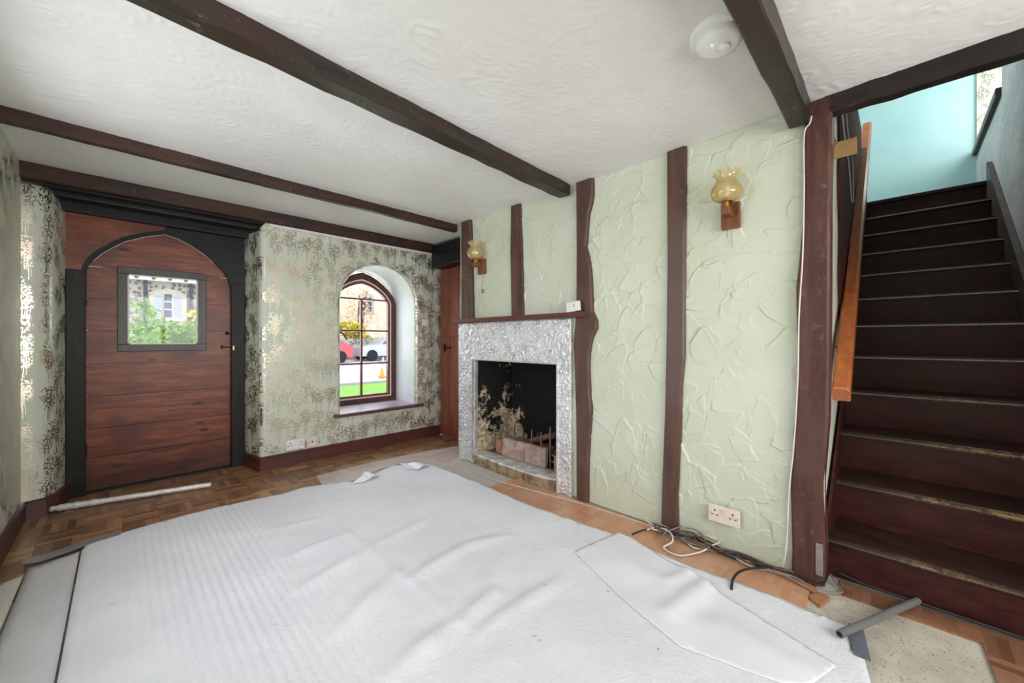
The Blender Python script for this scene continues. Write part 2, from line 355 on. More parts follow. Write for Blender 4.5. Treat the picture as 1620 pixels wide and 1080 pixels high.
M['winglass'] = plain('dim_window_pane', srgb(90, 94, 108), .15, 0, .5, .2, 4)
M['curtain'] = plain('net_curtain', srgb(164, 164, 178), .9, 0, .2, .1, 20)
M['drain'] = plain('dark_drainpipe', srgb(70, 74, 82), .5, 0, .4, .1)
M['leaf_green'] = plain('green_leaves', srgb(124, 158, 76), .7, 0, .3, .45, 9)
M['leaf_yellow'] = plain('yellow_leaves', srgb(206, 188, 76), .7, 0, .3, .35, 9)
M['leaf_autumn'] = plain('orange_leaves', srgb(232, 192, 140), .7, 0, .3, .3, 9)
M['bark'] = plain('grey_bark', srgb(100, 84, 72), .9, 0, .2, .2, 20)
M['car_red'] = plain('red_car_paint', srgb(206, 84, 94), .25, .1, .6, .02)
M['car_grey'] = plain('silver_car_paint', srgb(186, 186, 198), .25, .4, .6, .02)
M['tyre'] = plain('tyre_rubber', srgb(38, 38, 42), .8, 0, .3, .05)
M['orange'] = plain('orange_plastic', srgb(232, 150, 52), .5, 0, .4, .06)
M['tiles'] = plain('grey_roof_tiles', srgb(96, 88, 88), .8, 0, .3, .2, 3)

# ---------------------------------------------------------------- object helpers
WP = {}
def obj(name, verts, faces, mat, parent=None, smooth=False, mats=None, idx=None):
    vs = np.asarray(verts, dtype=float); lo = vs.min(0); hi = vs.max(0)
    o0 = np.array([(lo[0]+hi[0])/2, (lo[1]+hi[1])/2, lo[2]]); vs = vs-o0
    me = bpy.data.meshes.new(name); me.from_pydata(vs.tolist(), [], [list(map(int, f)) for f in faces])
    me.validate(); 
    for mm in (mats or [mat]): me.materials.append(mm)
    if idx is not None:
        for p, i in zip(me.polygons, idx): p.material_index = i
    if smooth: me.polygons.foreach_set('use_smooth', [True]*len(me.polygons))
    me.update()
    o = bpy.data.objects.new(name, me); col.objects.link(o)
    pw = Vector((0, 0, 0))
    if parent is not None: o.parent = parent; pw = WP[parent.name]
    o.location = Vector(o0)-pw; WP[o.name] = Vector(o0)
    return o
def empty(name, loc):
    o = bpy.data.objects.new(name, None); col.objects.link(o); o.location = loc; o.empty_display_size = .05; WP[o.name] = Vector(loc); return o
def tag(o, label=None, cat=None, group=None, kind=None):
    if label: o['label'] = label
    if cat: o['category'] = cat
    if group: o['group'] = group
    if kind: o['kind'] = kind
    return o
def struct(o, label=None):
    o['kind'] = 'structure'
    if label: o['label'] = label
    return o
class MB:
    def __init__(s): s.v = []; s.f = []
    def add(s, v, f):
        n = len(s.v); s.v += [tuple(p) for p in v]; s.f += [tuple(i+n for i in q) for q in f]; return s
    def box(s, x0, x1, y0, y1, z0, z1, b=0.):
        if x0 > x1: x0, x1 = x1, x0
        if y0 > y1: y0, y1 = y1, y0
        if b <= 0:
            v = [(x, y, z) for x in (x0, x1) for y in (y0, y1) for z in (z0, z1)]
            return s.add(v, [(0, 1, 3, 2), (4, 6, 7, 5), (0, 4, 5, 1), (2, 3, 7, 6), (0, 2, 6, 4), (1, 5, 7, 3)])
        bm = bmesh.new(); bmesh.ops.create_cube(bm, size=1)
        for q in bm.verts: q.co = Vector(((x0+x1)/2+q.co.x*(x1-x0), (y0+y1)/2+q.co.y*(y1-y0), (z0+z1)/2+q.co.z*(z1-z0)))
        bmesh.ops.bevel(bm, geom=bm.edges[:], offset=b, segments=2, affect='EDGES', profile=.6)
        return s.bm(bm)
    def bm(s, bm):
        bm.verts.index_update(); s.add([v.co[:] for v in bm.verts], [[v.index for v in f.verts] for f in bm.faces]); bm.free(); return s
    def prism(s, pts, d0, d1):
        """pts: list of 3D points (one planar ring); extruded from +d0 to +d1 (vectors)"""
        n = len(pts); a = [Vector(p)+Vector(d0) for p in pts]; b = [Vector(p)+Vector(d1) for p in pts]
        tri = fill(pts)
        f = [tuple(t) for t in tri]+[tuple(i+n for i in reversed(t)) for t in tri]+[(i, i+n, (i+1) % n+n, (i+1) % n) for i in range(n)]
        return s.add(a+b, f)
    def tube(s, path, r, seg=8, cap=True):
        path = [Vector(p) for p in path]; rings = []
        up = Vector((0, 0, 1)); prev = None
        for i, p in enumerate(path):
            d = (path[min(i+1, len(path)-1)]-path[max(i-1, 0)]).normalized()
            if prev is None:
                n = d.cross(up);
                if n.length < .1: n = d.cross(Vector((1, 0, 0)))
            else: n = prev-d*prev.dot(d)
            n.normalize(); prev = n; b = d.cross(n)
            rr = r[i] if isinstance(r, (list, tuple)) else r
            rings.append([p+(n*math.cos(a)+b*math.sin(a))*rr for a in [2*math.pi*k/seg for k in range(seg)]])
        v = [q for R in rings for q in R]; f = []
        for i in range(len(rings)-1):
            for k in range(seg): f.append((i*seg+k, i*seg+(k+1) % seg, (i+1)*seg+(k+1) % seg, (i+1)*seg+k))
        if cap: f.append(tuple(range(seg))[::-1]); f.append(tuple((len(rings)-1)*seg+k for k in range(seg)))
        return s.add(v, f)
    def lathe(s, prof, c, seg=32, wav=None):
        """prof: (r, z) list, about a vertical axis through c"""
        v = []; n = len(prof)
        for i, (r, z) in enumerate(prof):
            for k in range(seg):
                a = 2*math.pi*k/seg; rr, zz = r, z
                if wav: rr, zz = wav(i, r, z, a)
                v.append((c[0]+rr*math.cos(a), c[1]+rr*math.sin(a), c[2]+zz))
        f = [(i*seg+k, i*seg+(k+1) % seg, (i+1)*seg+(k+1) % seg, (i+1)*seg+k) for i in range(n-1) for k in range(seg)]
        return s.add(v, f)
    def build(s, name, mat, parent=None, smooth=False): return obj(name, s.v, s.f, mat, parent, smooth)
def fill(pts):
    from mathutils.geometry import tessellate_polygon
    return tessellate_polygon([[Vector(p) for p in pts]])
def timber(name, A, B, wv, hv, w, h, mat, parent=None, st=14, jit=.004, ch=.006, seed=0, prof=None):
    """squared beam from A to B; wv, hv unit vectors of its width and height; prof(t)->(w0,w1) overrides the width limits"""
    rnd = random.Random(seed); A, B, wv, hv = map(Vector, (A, B, wv, hv)); v = []; f = []; d = (B-A).normalized()
    for i in range(st+1):
        t = i/st; c = A.lerp(B, t); w0, w1 = (-w/2, w/2) if prof is None else prof(t); h0, h1 = 0, h
        j = lambda: rnd.uniform(-jit, jit)
        w0 += j(); w1 += j(); h0 += j()*.6
        for (a, b) in ((w0+ch, h0), (w1-ch, h0), (w1, h0+ch), (w1, h1-ch*.2), (w1-ch*.2, h1), (w0+ch*.2, h1), (w0, h1-ch*.2), (w0, h0+ch)):
            v.append(c+wv*a+hv*b)
    for i in range(st):
        for k in range(8): f.append((i*8+k, i*8+(k+1) % 8, (i+1)*8+(k+1) % 8, (i+1)*8+k))
    f += [tuple(range(7, -1, -1)), tuple(st*8+k for k in range(8))]
    return obj(name, v, f, mat, parent)
def cdt(poly, step, hfun, jit=.35, seed=1):
    """triangulated sheet inside poly (x,y), spaced step, z=hfun(x,y)"""
    rnd = random.Random(seed); B = []
    n = len(poly)
    for i in range(n):
        a, b = Vector(poly[i]).to_2d(), Vector(poly[(i+1) % n]).to_2d(); k = max(1, int((b-a).length/step))
        B += [a.lerp(b, j/k) for j in range(k)]
    xs = [p.x for p in B]; ys = [p.y for p in B]; pts = list(B); bx = np.array([[p.x, p.y] for p in B])
    gx = np.arange(min(xs), max(xs), step); gy = np.arange(min(ys), max(ys), step)
    G = np.array([(x+rnd.uniform(-jit, jit)*step, y+rnd.uniform(-jit, jit)*step) for x in gx for y in gy])
    P = np.array([[p.x, p.y] for p in B]); inside = np.zeros(len(G), bool)
    for i in range(len(P)):
        a, b = P[i], P[(i+1) % len(P)]
        c = ((a[1] > G[:, 1]) != (b[1] > G[:, 1])); xx = a[0]+(G[:, 1]-a[1])/(b[1]-a[1]+1e-12)*(b[0]-a[0]); inside ^= c & (G[:, 0] < xx)
    G = G[inside]; d = np.full(len(G), 9.)
    for q in P: d = np.minimum(d, np.hypot(G[:, 0]-q[0], G[:, 1]-q[1]))
    G = G[d > step*.6]; pts += [Vector(g) for g in G]
    nb = len(B); r = delaunay_2d_cdt(pts, [(i, (i+1) % nb) for i in range(nb)], [], 1, 1e-6)
    xy = np.array([[q.x, q.y] for q in r[0]]); z = hfun(xy[:, 0], xy[:, 1])
    return [(a, b, c) for (a, b), c in zip(xy, z)], [tuple(t) for t in r[2]]
def slab(name, poly, z0, z1, mat, parent=None):
    return MB().prism([(p[0], p[1], z0) for p in poly], (0, 0, 0), (0, 0, z1-z0)).build(name, mat, parent)
def thick(o, t, off=1):
    m = o.modifiers.new('thickness', 'SOLIDIFY'); m.thickness = t; m.offset = off; return o
def smoothpath(pts, n=6):
    pts = [Vector(p) for p in pts]; out = []
    for i in range(len(pts)-1):
        p0, p1, p2, p3 = pts[max(i-1, 0)], pts[i], pts[i+1], pts[min(i+2, len(pts)-1)]
        for k in range(n):
            t = k/n; out.append(.5*((2*p1)+(-p0+p2)*t+(2*p0-5*p1+4*p2-p3)*t*t+(-p0+3*p1-3*p2+p3)*t**3))
    return out+[pts[-1]]
def strokes(nu, nv, res, n, rl, rw, hh, seed, mode='trowel'):
    """height field of overlapping trowel strokes"""
    r = np.random.RandomState(seed); H = np.zeros((nu, nv))
    for _ in range(n):
        cu, cv = r.uniform(0, nu*res), r.uniform(0, nv*res); L, Wd = r.uniform(*rl), r.uniform(*rw)
        an = r.uniform(0, 2*math.pi)
        if mode == 'trowel': an = math.pi/2+r.normal(0, .9) if cv < .9 else r.uniform(-.3, math.pi)
        R = max(L, Wd); i0, i1 = max(0, int((cu-R)/res)), min(nu, int((cu+R)/res)+2); j0, j1 = max(0, int((cv-R)/res)), min(nv, int((cv+R)/res)+2)
        if i1 <= i0 or j1 <= j0: continue
        U, V = np.meshgrid(np.arange(i0, i1)*res-cu, np.arange(j0, j1)*res-cv, indexing='ij')
        p = U*math.cos(an)+V*math.sin(an); q = -U*math.sin(an)+V*math.cos(an)
        q = q+.25*Wd*np.sin(p/L*2.2+r.uniform(0, 6)); p = p+.12*L*np.sin(q/Wd*4+r.uniform(0, 6))
        h = r.uniform(*hh)
        if mode == 'fan':
            rr = np.hypot(p, q)/L; m = (rr < 1) & (p > -.25*L)
            ph = r.uniform(0, 6); new = h*(.5+.5*np.sin(rr*2*math.pi*r.uniform(2.5, 4)+ph))*np.clip((1-rr)*4, 0, 1)*np.clip((p/L+.25)*3, 0, 1)+H[i0:i1, j0:j1]*.35
        else:
            rr = np.sqrt((p/L)**2+(q/Wd)**2); m = rr < 1
            ramp = np.clip(.5+.5*p/L, 0, 1)
            new = H[i0:i1, j0:j1]*.35+h*(ramp**2*.8+(.35 if mode == 'foil' else .28)*np.exp(-((1-rr)/.06)**2)*(p > -.2*L))
        S = H[i0:i1, j0:j1]; S[m] = new[m]
    K = H.copy(); K[1:-1, 1:-1] = (H[1:-1, 1:-1]*3+H[:-2, 1:-1]+H[2:, 1:-1]+H[1:-1, :-2]+H[1:-1, 2:])/7
    return K
def heightmesh(name, nu, nv, res, H, fn, mat, parent=None, keep=None, flip=False):
    """fn(U,V,H)->xyz arrays"""
    U, V = np.meshgrid(np.arange(nu)*res, np.arange(nv)*res, indexing='ij'); X, Y, Z = fn(U, V, H)
    vs = np.stack([X.ravel(), Y.ravel(), Z.ravel()], 1)
    I = np.arange(nu*nv).reshape(nu, nv); q = np.stack([I[:-1, :-1], I[1:, :-1], I[1:, 1:], I[:-1, 1:]], -1).reshape(-1, 4)
    if keep is not None:
        q = q[keep((U[:-1, :-1]+res/2).ravel(), (V[:-1, :-1]+res/2).ravel())]
    if flip: q = q[:, ::-1]
    lo = vs.min(0); hi = vs.max(0); o0 = np.array([(lo[0]+hi[0])/2, (lo[1]+hi[1])/2, lo[2]]); vs = vs-o0
    me = bpy.data.meshes.new(name); me.vertices.add(len(vs)); me.vertices.foreach_set('co', vs.ravel())
    me.loops.add(q.size); me.loops.foreach_set('vertex_index', q.ravel()); me.polygons.add(len(q))
    me.polygons.foreach_set('loop_start', np.arange(len(q))*4); me.polygons.foreach_set('use_smooth', np.ones(len(q), bool))
    me.update(calc_edges=True); me.validate(); me.materials.append(mat)
    o = bpy.data.objects.new(name, me); col.objects.link(o); pw = Vector((0, 0, 0))
    if parent is not None: o.parent = parent; pw = WP[parent.name]
    o.location = Vector(o0)-pw; WP[o.name] = Vector(o0); return o

CZ = 2.14      # ceiling height
XL, XF, YB, YR = -.43, 2.2, 3.73, -1.62
# ================================================================ SETTING
# floor: screed slab with raised parquet fields, one mesh
def floorpts(lst, z=0.): return [W(u, v, z=z).to_2d() for u, v in lst]
fm = MB(); fidx = []
def field(poly, z0, z1, k):
    n = len(fm.f); fm.prism([(p[0], p[1], z0) for p in poly], (0, 0, 0), (0, 0, z1-z0)); fidx.extend([k]*(len(fm.f)-n))
field([(XL-.1, YR-.1), (2.35, YR-.1), (2.35, 2.87), (2.7, 2.87), (2.7, 3.8), (.85, 3.8), (.85, 4.25), (-.5, 4.25), (-.5, 3.8)], -.06, -.008, 0)
far = floorpts([(500, 752), (600, 728), (700, 708), (733, 702)])
field([(XL, 2.6), (1.05, 2.6), (1.05, 3.05)]+[(p.x, p.y) for p in far]+[(2.56, 2.88), (2.56, 3.72), (.79, 3.72), (.74, 4.12), (-.27, 4.12), (-.31, 3.75), (XL, 3.73)], -.008, 0., 1)
lt = floorpts([(740, 760), (775, 770), (815, 757), (880, 776)])
field([(lt[1].x, lt[1].y), (lt[2].x, lt[2].y), (2.165, 1.70), (2.185, 1.45), (2.185, .315), W(1283, 922, z=0).to_2d(), W(1275, 965, z=0).to_2d(), (1.5, .2), (1.5, 1.6)], -.008, 0., 2)
rt = floorpts([(1322, 914), (1334, 940), (1554, 1016), (1578, 1078)])
field([(2.285, .2), (rt[1].x, rt[1].y), (rt[2].x, rt[2].y), (rt[3].x, rt[3].y), (1.0, -.5), (.9, -1.6), (2.285, -1.6)], -.008, 0., 3)
du = floorpts([(682, 722), (700, 711), (733, 713), (733, 727), (715, 735)])
field([(p.x, p.y) for p in du], -.0079, -.003, 4)
dv = floorpts([(500, 757), (500, 752), (600, 728), (682, 711), (700, 711), (682, 722), (655, 728), (633, 733), (590, 745), (560, 760), (520, 775)])
field([(p.x, p.y) for p in dv], -.0079, -.0005, 4)
fl = obj('floor', fm.v, fm.f, None, None, False, [M['screed'], M['parq_dark'], M['parq_light'], M['parq_right'], M['parq_dusty']], fidx)
struct(fl)
# ceiling
res = .0075; nu, nv = int((XF-XL+.03)/res)+1, int((YB-YR)/res)+1
H = strokes(nu, nv, res, 4200, (.045, .1), (.04, .09), (.001, .0032), 3, 'fan')
struct(heightmesh('ceiling', nu, nv, res, H, lambda U, V, H: (XL-.01+U, YR+V, CZ-H), M['ceiling'], flip=True))
struct(MB().box(XF-.02, 2.62, 2.86, 4.2, CZ+.001, CZ+.05).box(XL-.2, 2.62, 3.70, 4.3, CZ+.002, CZ+.05).build('ceiling_alcove', M['ceiling']))
# chimney wall (green trowelled plaster)
res = .0036; nu, nv = int((2.87-.24)/res)+1, int(CZ/res)+1
H = strokes(nu, nv, res, 820, (.06, .17), (.03, .09), (.004, .010), 11)
nl = int(.95/res); r_ = strokes(nu, nl, res, 300, (.08, .2), (.03, .07), (.006, .013), 17); H[:, :nl] = np.maximum(H[:, :nl]*.6, r_*np.clip((np.arange(nl)[::-1]*res)/.35, 0, 1)[None, :])
struct(heightmesh('wall_right', nu, nv, res, H, lambda U, V, H: (XF-H, .24+U, V), M['green'], keep=lambda u, v: ~((u+.24 > 1.73) & (u+.24 < 2.66) & (v < .9)), flip=True))
struct(MB().box(XF+.03, XF+.045, .26, 1.70, 0, CZ).box(XF+.03, XF+.045, 2.69, 2.86, 0, CZ).box(XF+.03, XF+.045, 1.70, 2.69, .95, CZ).build('wall_right_core', M['cream']))
struct(MB().box(XF, 2.6, 2.855, 2.87, 0, CZ).build('wall_chimney_side', M['reveal']))
struct(MB().box(XF, XF+.08, YR, -.56, 0, CZ).build('wall_right_rear', M['green']))
# arched window outline in the back wall
WX0, WX1, WSP, WPK, WSL = 1.455, 2.25, 1.45, 1.83, .38
def arch(x0, x1, zs, zp, k=.5, n=14, pointed=0.):
    c = (x0+x1)/2; hw = (x1-x0)/2; out = []
    for i in range(n+1):
        a = math.pi*i/n; x = c+hw*math.cos(a); e = math.sin(a)
        rd = zs+(zp-zs)*e
        t = abs(math.cos(a)); pt = zs+(zp-zs)*(1-t)**.62*(1+.10*math.sin(math.pi*t))
        out.append((x, rd*(1-pointed)+pt*pointed))
    return out
def opening(off, pointed=0.):
    a = arch(WX0-off, WX1+off, WSP, WPK+off, pointed=pointed); return [(WX1+off, WSL)]+a+[(WX0-off, WSL)]
def loft(mb, rings, closed=False):
    n = len(rings[0]); v = [p for r in rings for p in r]; f = []
    for i in range(len(rings)-1):
        for k in range(n if closed else n-1): f.append((i*n+k, i*n+(k+1) % n, (i+1)*n+(k+1) % n, (i+1)*n+k))
    mb.add(v, f)
mb = MB(); r = .035; q = opening(r)
XE = .80
top = 2.05
outline = [(2.60, 0), (2.60, top), (XE+.04, top), (XE+.04, 0), (WX0-r, 0)]+[(x, z) for x, z in reversed(q)]+[(WX1+r, 0)]
pts = [(x, YB, z) for x, z in outline]
mb.add(pts, [t for t in fill(pts)])
mb.add([(WX0-r, YB, 0), (WX1+r, YB, 0), (WX1+r, YB, WSL), (WX0-r, YB, WSL)], [(0, 1, 2, 3)])
rings = []
for k in range(6):
    a = math.pi/2*k/5; rings.append([(x, YB+r*(1-math.cos(a)), z) for x, z in opening(r*(1-math.sin(a)))])
loft(mb, rings)
# rounded corner into the door recess
cor = [(XE+.04, YB)]+[(XE+.04*(1-math.sin(a)), YB+.04*(1-math.cos(a))) for a in [math.pi/2*k/5 for k in range(1, 6)]]+[(.775, 3.9), (.745, 4.03)]
loft(mb, [[(x, y, 0) for x, y in cor], [(x, y, 1.98) for x, y in cor], [(x+.002*i, y, 2.045-.01*i) for i, (x, y) in enumerate(cor)]])
o = mb.build('wall_back', M['paper']); struct(o)
for p in o.data.polygons:
    p.use_smooth = abs(p.normal.y) < .98 and abs(p.normal.z) < .99 and False
mb = MB(); loft(mb, [[(x, YB+r-.001, z) for x, z in opening(0)], [(x, 4.24, z) for x, z in opening(0)]]); o = mb.build('wall_window_reveal', M['reveal'], None, True); struct(o)
# piers and wall above the doorway recess, outer leaf
struct(MB().box(.74, 1.44, 4.19, 4.26, 0, 2.2).box(2.3, 2.7, 4.19, 4.26, 0, 2.2).box(-.6, -.27, 4.12, 4.2, 0, 2.2).box(-.6, .8, 4.12, 4.2, 1.93, 2.3).box(1.44, 2.3, 4.19, 4.26, -.1, .37).build('wall_outer', M['stucco']))
up = [(x, 4.25, z) for x, z in arch(WX0, WX1, WSP, WPK)]; ring = [(1.44, 4.25, WSP)]+list(reversed(up))+[(2.3, 4.25, WSP), (2.3, 4.25, 2.2), (1.44, 4.25, 2.2)]
struct(MB().prism(ring, (0, -.06, 0), (0, 0, 0)).build('wall_outer_arch', M['stucco']))
# left stub and left wall
cor = [(-.262, 4.06), (-.29, 3.92), (-.306, 3.82), (-.322, 3.775), (-.35, 3.748), (-.39, 3.735), (XL, YB)]
mb = MB(); loft(mb, [[(x, y, 0) for x, y in cor], [(x, y, 1.88) for x, y in cor], [(x, y, 1.94+.075*min(1, i/4)) for i, (x, y) in enumerate(cor)], [(x-.01, y+.02, 2.03) for x, y in cor]])
struct(mb.build('wall_stub', M['paper'], None, True))
LW0, LW1, LZ0, LZ1 = 1.0, 2.6, .7, 1.85
struct(MB().box(XL-.25, XL, LW1, YB+.02, 0, CZ).box(XL-.25, XL, YR, LW0, 0, CZ).box(XL-.25, XL, LW0, LW1, 0, LZ0).box(XL-.25, XL, LW0, LW1, LZ1, CZ).build('wall_left', M['paper']))
w = empty('window_2', (XL-.16, 1.8, LZ0)); struct(w)
MB().box(XL-.18, XL-.14, LW0, LW1, LZ0, LZ0+.05).box(XL-.18, XL-.14, LW0, LW1, LZ1-.05, LZ1).box(XL-.18, XL-.14, LW0, LW0+.05, LZ0, LZ1).box(XL-.18, XL-.14, LW1-.05, LW1, LZ0, LZ1).box(XL-.18, XL-.14, 1.78, 1.82, LZ0, LZ1).build('window_frame', M['win_wood'], w)
RX0, RX1, RZ0, RZ1 = -.1, 1.85, .7, 1.95
struct(MB().box(XL-.1, RX0, YR-.2, YR, 0, CZ).box(RX1, 2.3, YR-.2, YR, 0, CZ).box(RX0, RX1, YR-.2, YR, 0, RZ0).box(RX0, RX1, YR-.2, YR, RZ1, CZ).build('wall_rear', M['paper']))
w = empty('window_3', (.87, YR-.1, RZ0)); struct(w)
mb = MB().box(RX0, RX1, YR-.12, YR-.08, RZ0, RZ0+.05).box(RX0, RX1, YR-.12, YR-.08, RZ1-.05, RZ1)
for x in (RX0+.025, .55, 1.2, RX1-.025): mb.box(x-.025, x+.025, YR-.12, YR-.08, RZ0, RZ1)
mb.build('window_frame', M['win_wood'], w)

# ---------------------------------------------------------------- baseboards
def skirt(name, pts, h, th, side, mat):
    mb = MB(); pts = [Vector(p) for p in pts]; offs = []
    for i, p in enumerate(pts):
        d0 = (pts[i]-pts[i-1]).normalized() if i else None; d1 = (pts[i+1]-pts[i]).normalized() if i < len(pts)-1 else None
        nn = [Vector((-d.y, d.x))*side for d in (d0, d1) if d is not None]; n = sum(nn, Vector((0, 0)))/len(nn); n = n/n.length_squared if len(nn) > 1 and n.length > .3 else n
        offs.append(n)
    rings = []
    for p, n in zip(pts, offs):
        rings.append([(p.x, p.y, 0), ((p+n*th).x, (p+n*th).y, 0), ((p+n*th).x, (p+n*th).y, h-.008), ((p+n*th*.6).x, (p+n*th*.6).y, h), (p.x, p.y, h)])
    loft(mb, rings, True); mb.f += [(0, 1, 2, 3, 4), tuple(len(mb.v)-5+k for k in range(5))[::-1]]
    return struct(mb.build(name, mat))
skirt('baseboard_back', [(.752, 4.0), (.797, 3.765), (.812, 3.728), (2.55, 3.728)], .112, .02, -1, M['skirt'])
skirt('baseboard_left', [(XL, 1.2), (XL, 3.72)], .105, .022, -1, M['skirt_y'])
skirt('baseboard_stub', [(XL, 3.728), (-.345, 3.742), (-.306, 3.80), (-.268, 4.03)], .105, .022, -1, M['skirt_y'])
# pale strip under the back beam
struct(MB().box(.86, 2.56, 3.706, 3.729, 2.022, 2.042).build('trim_1', M['whitepaint']))

# ================================================================ BEAMS
def beam(name, A, B, w, h, mat, label, seed, jit=.003, prof=None):
    A, B = Vector(A), Vector(B); d = (B-A).normalized(); wv = Vector((-d.y, d.x, 0))
    o = timber(name, A, B, wv, (0, 0, 1), w, h, mat, None, 26, jit, .006, seed, prof); return tag(o, label, 'beam', 'exposed ceiling beams')
beam('ceiling_beam', (XL, 3.705, 2.046), (2.50, 3.705, 2.046), .045, .1, M['beam_red'], 'dark brown beam running along the top of the back wall above the arched door', 1)
beam('ceiling_beam', (XL, 2.905, 2.074), (2.185, 2.925, 2.074), .055, .07, M['beam_red'], 'thin red-brown ceiling beam ending at the corner post left of the fireplace', 2)
beam('ceiling_beam', (XL, 1.535, 2.066), (2.165, 1.65, 2.066), .095, .078, M['beam_green'], 'long weathered ceiling beam ending at the wavy post beside the mantel shelf', 3, .004)
beam('ceiling_beam', (XL, .318, 2.046), (2.165, .325, 2.046), .08, .095, M['beam_green'], 'thick dark ceiling beam meeting the big post beside the stairs', 4, .0025)
o = timber('stair_header_beam', (2.2, .235, 2.062), (2.2, -1.55, 2.055), (1, 0, 0), (0, 0, 1), .07, .10, M['beam_y'], None, 26, .004, .008, 5); tag(o, 'dark header beam across the top of the stair opening', 'beam', 'exposed ceiling beams')

# ================================================================ POSTS on the chimney wall
def post(name, L, R, y0, y1, X, depth, mat, label, z0=None, z1=None, n=40):
    """L, R: pixel edge traces (u,v); at plane X; stands proud of the wall"""
    vs = np.linspace(y0, y1, n); lu = np.interp(vs, [p[1] for p in L], [p[0] for p in L]); ru = np.interp(vs, [p[1] for p in R], [p[0] for p in R])
    za, zb = z0 if z0 is not None else 0., z1 if z1 is not None else CZ
    zs = np.linspace(zb, za, n); yl = [W(u, 500, X=X).y for u in lu]; yr = [W(u, 500, X=X).y for u in ru]
    rings = []
    for z, a, b in zip(zs, yl, yr):
        c = min(.01, (a-b)*.2)
        j = random.uniform(-.0015, .0015)
        rings.append([(X+depth, a, z), (X+c, a, z), (X+j, a-c, z), (X+j, b+c, z), (X+c, b, z), (X+depth, b, z)])
    mb = MB(); loft(mb, rings, True); mb.f += [tuple(range(5, -1, -1)), tuple(len(mb.v)-6+k for k in range(6))]
    return tag(mb.build(name, mat), label, 'post', 'timber posts in the chimney wall')
post('timber_post', [(728.5, 350), (728.5, 510)], [(743, 351), (745, 430), (747, 504)], 352, 505, 2.165, .04, M['post'], 'slim brown post at the left corner of the chimney breast, above the mantel', 1.262)
post('timber_post', [(807, 332), (806, 400), (808, 500)], [(823, 327), (825, 380), (827, 450), (828, 500)], 330, 500, 2.182, .03, M['post'], 'short brown post above the fireplace standing on the mantel shelf', 1.262)
post('timber_post', [(910, 290), (911, 400), (910, 500), (906, 540), (910, 650), (911, 785)], [(937, 293), (937, 323), (930, 345), (926, 394), (933, 425), (935, 461), (936, 495), (946, 515), (936, 534), (931, 560), (930, 578), (932, 623), (935, 645), (931, 690), (930, 718), (928, 789)], 292, 788, 2.168, .04, M['post'], 'wavy brown post with a knotty bulge at the right end of the mantel')
post('timber_post', [(1054, 254), (1055, 420), (1053, 560), (1051, 648), (1046, 771), (1045, 824)], [(1085, 243), (1083, 391), (1082, 560), (1078, 600), (1076, 683), (1071, 771), (1072, 831)], 245, 830, 2.172, .035, M['post'], 'brown post standing between the wavy post and the near wall light')
post('timber_post', [(1273, 180), (1271, 338), (1264, 419), (1259, 461), (1261, 560), (1259, 648), (1253, 701), (1256, 720), (1250, 771), (1253, 877), (1252, 900)], [(1317, 180), (1313, 320), (1312, 560), (1310, 665), (1301, 771), (1306, 859), (1304, 925)], 175, 918, 2.165, .1, M['post_red'], 'thick red-brown post beside the foot of the stairs', None, 2.135)
# strip of tape at its foot
o = MB().box(2.1615, 2.1635, .243, .268, .045, .185).build('tape_strip', M['tapeclear']); tag(o, 'grey strip of tape stuck low on the thick post by the stairs', 'tape')

# ================================================================ FIREPLACE
fp = empty('fireplace', (2.2, 2.2, 0)); tag(fp, 'open fireplace with a rough silver painted surround and sooty firebox', 'fireplace')
res = .0032; y0, y1, z1 = 1.60, 2.868, 1.225; nu, nv = int((y1-y0)/res)+1, int(z1/res)+1
H = strokes(nu, nv, res, 9000, (.014, .034), (.006, .014), (.004, .011), 21, 'foil')
OY0, OY1, OZ = 1.722, 2.668, .91
def sfn(U, V, H):
    Y = y0+U; Z = V.copy(); X = 2.178-H
    e = np.minimum.reduce([(Y-y0), (y1-Y)]); X = X+np.clip(.012-e, 0, .012)
    Yo = Y.copy()
    return X, Yo, Z
heightmesh('surround', nu, nv, res, H, sfn, M['silver'], fp, keep=lambda u, v: ~((u+y0 > OY0) & (u+y0 < OY1) & (v < OZ)), flip=True)
MB().box(2.168, 2.235, OY0-.006, OY0+.004, 0, OZ+.003).box(2.168, 2.235, OY1-.004, OY1+.006, 0, OZ+.003).box(2.168, 2.235, OY0, OY1, OZ, OZ+.008).box(2.176, 2.2, y0, y0+.005, 0, z1).box(2.176, 2.2, y1-.005, y1, 0, z1).build('opening_edge', M['silver'], fp)
mb = MB()
fb = [(2.232, OY1+.005), (2.60, 2.60), (2.615, 1.80), (2.232, OY0-.005)]
loft(mb, [[(x, y, .05) for x, y in fb], [(x, y, 1.5) for x, y in fb]]); mb.box(2.23, 2.62, 1.715, 2.675, 1.5, 1.52)
mb.build('firebox', M['soot'], fp)
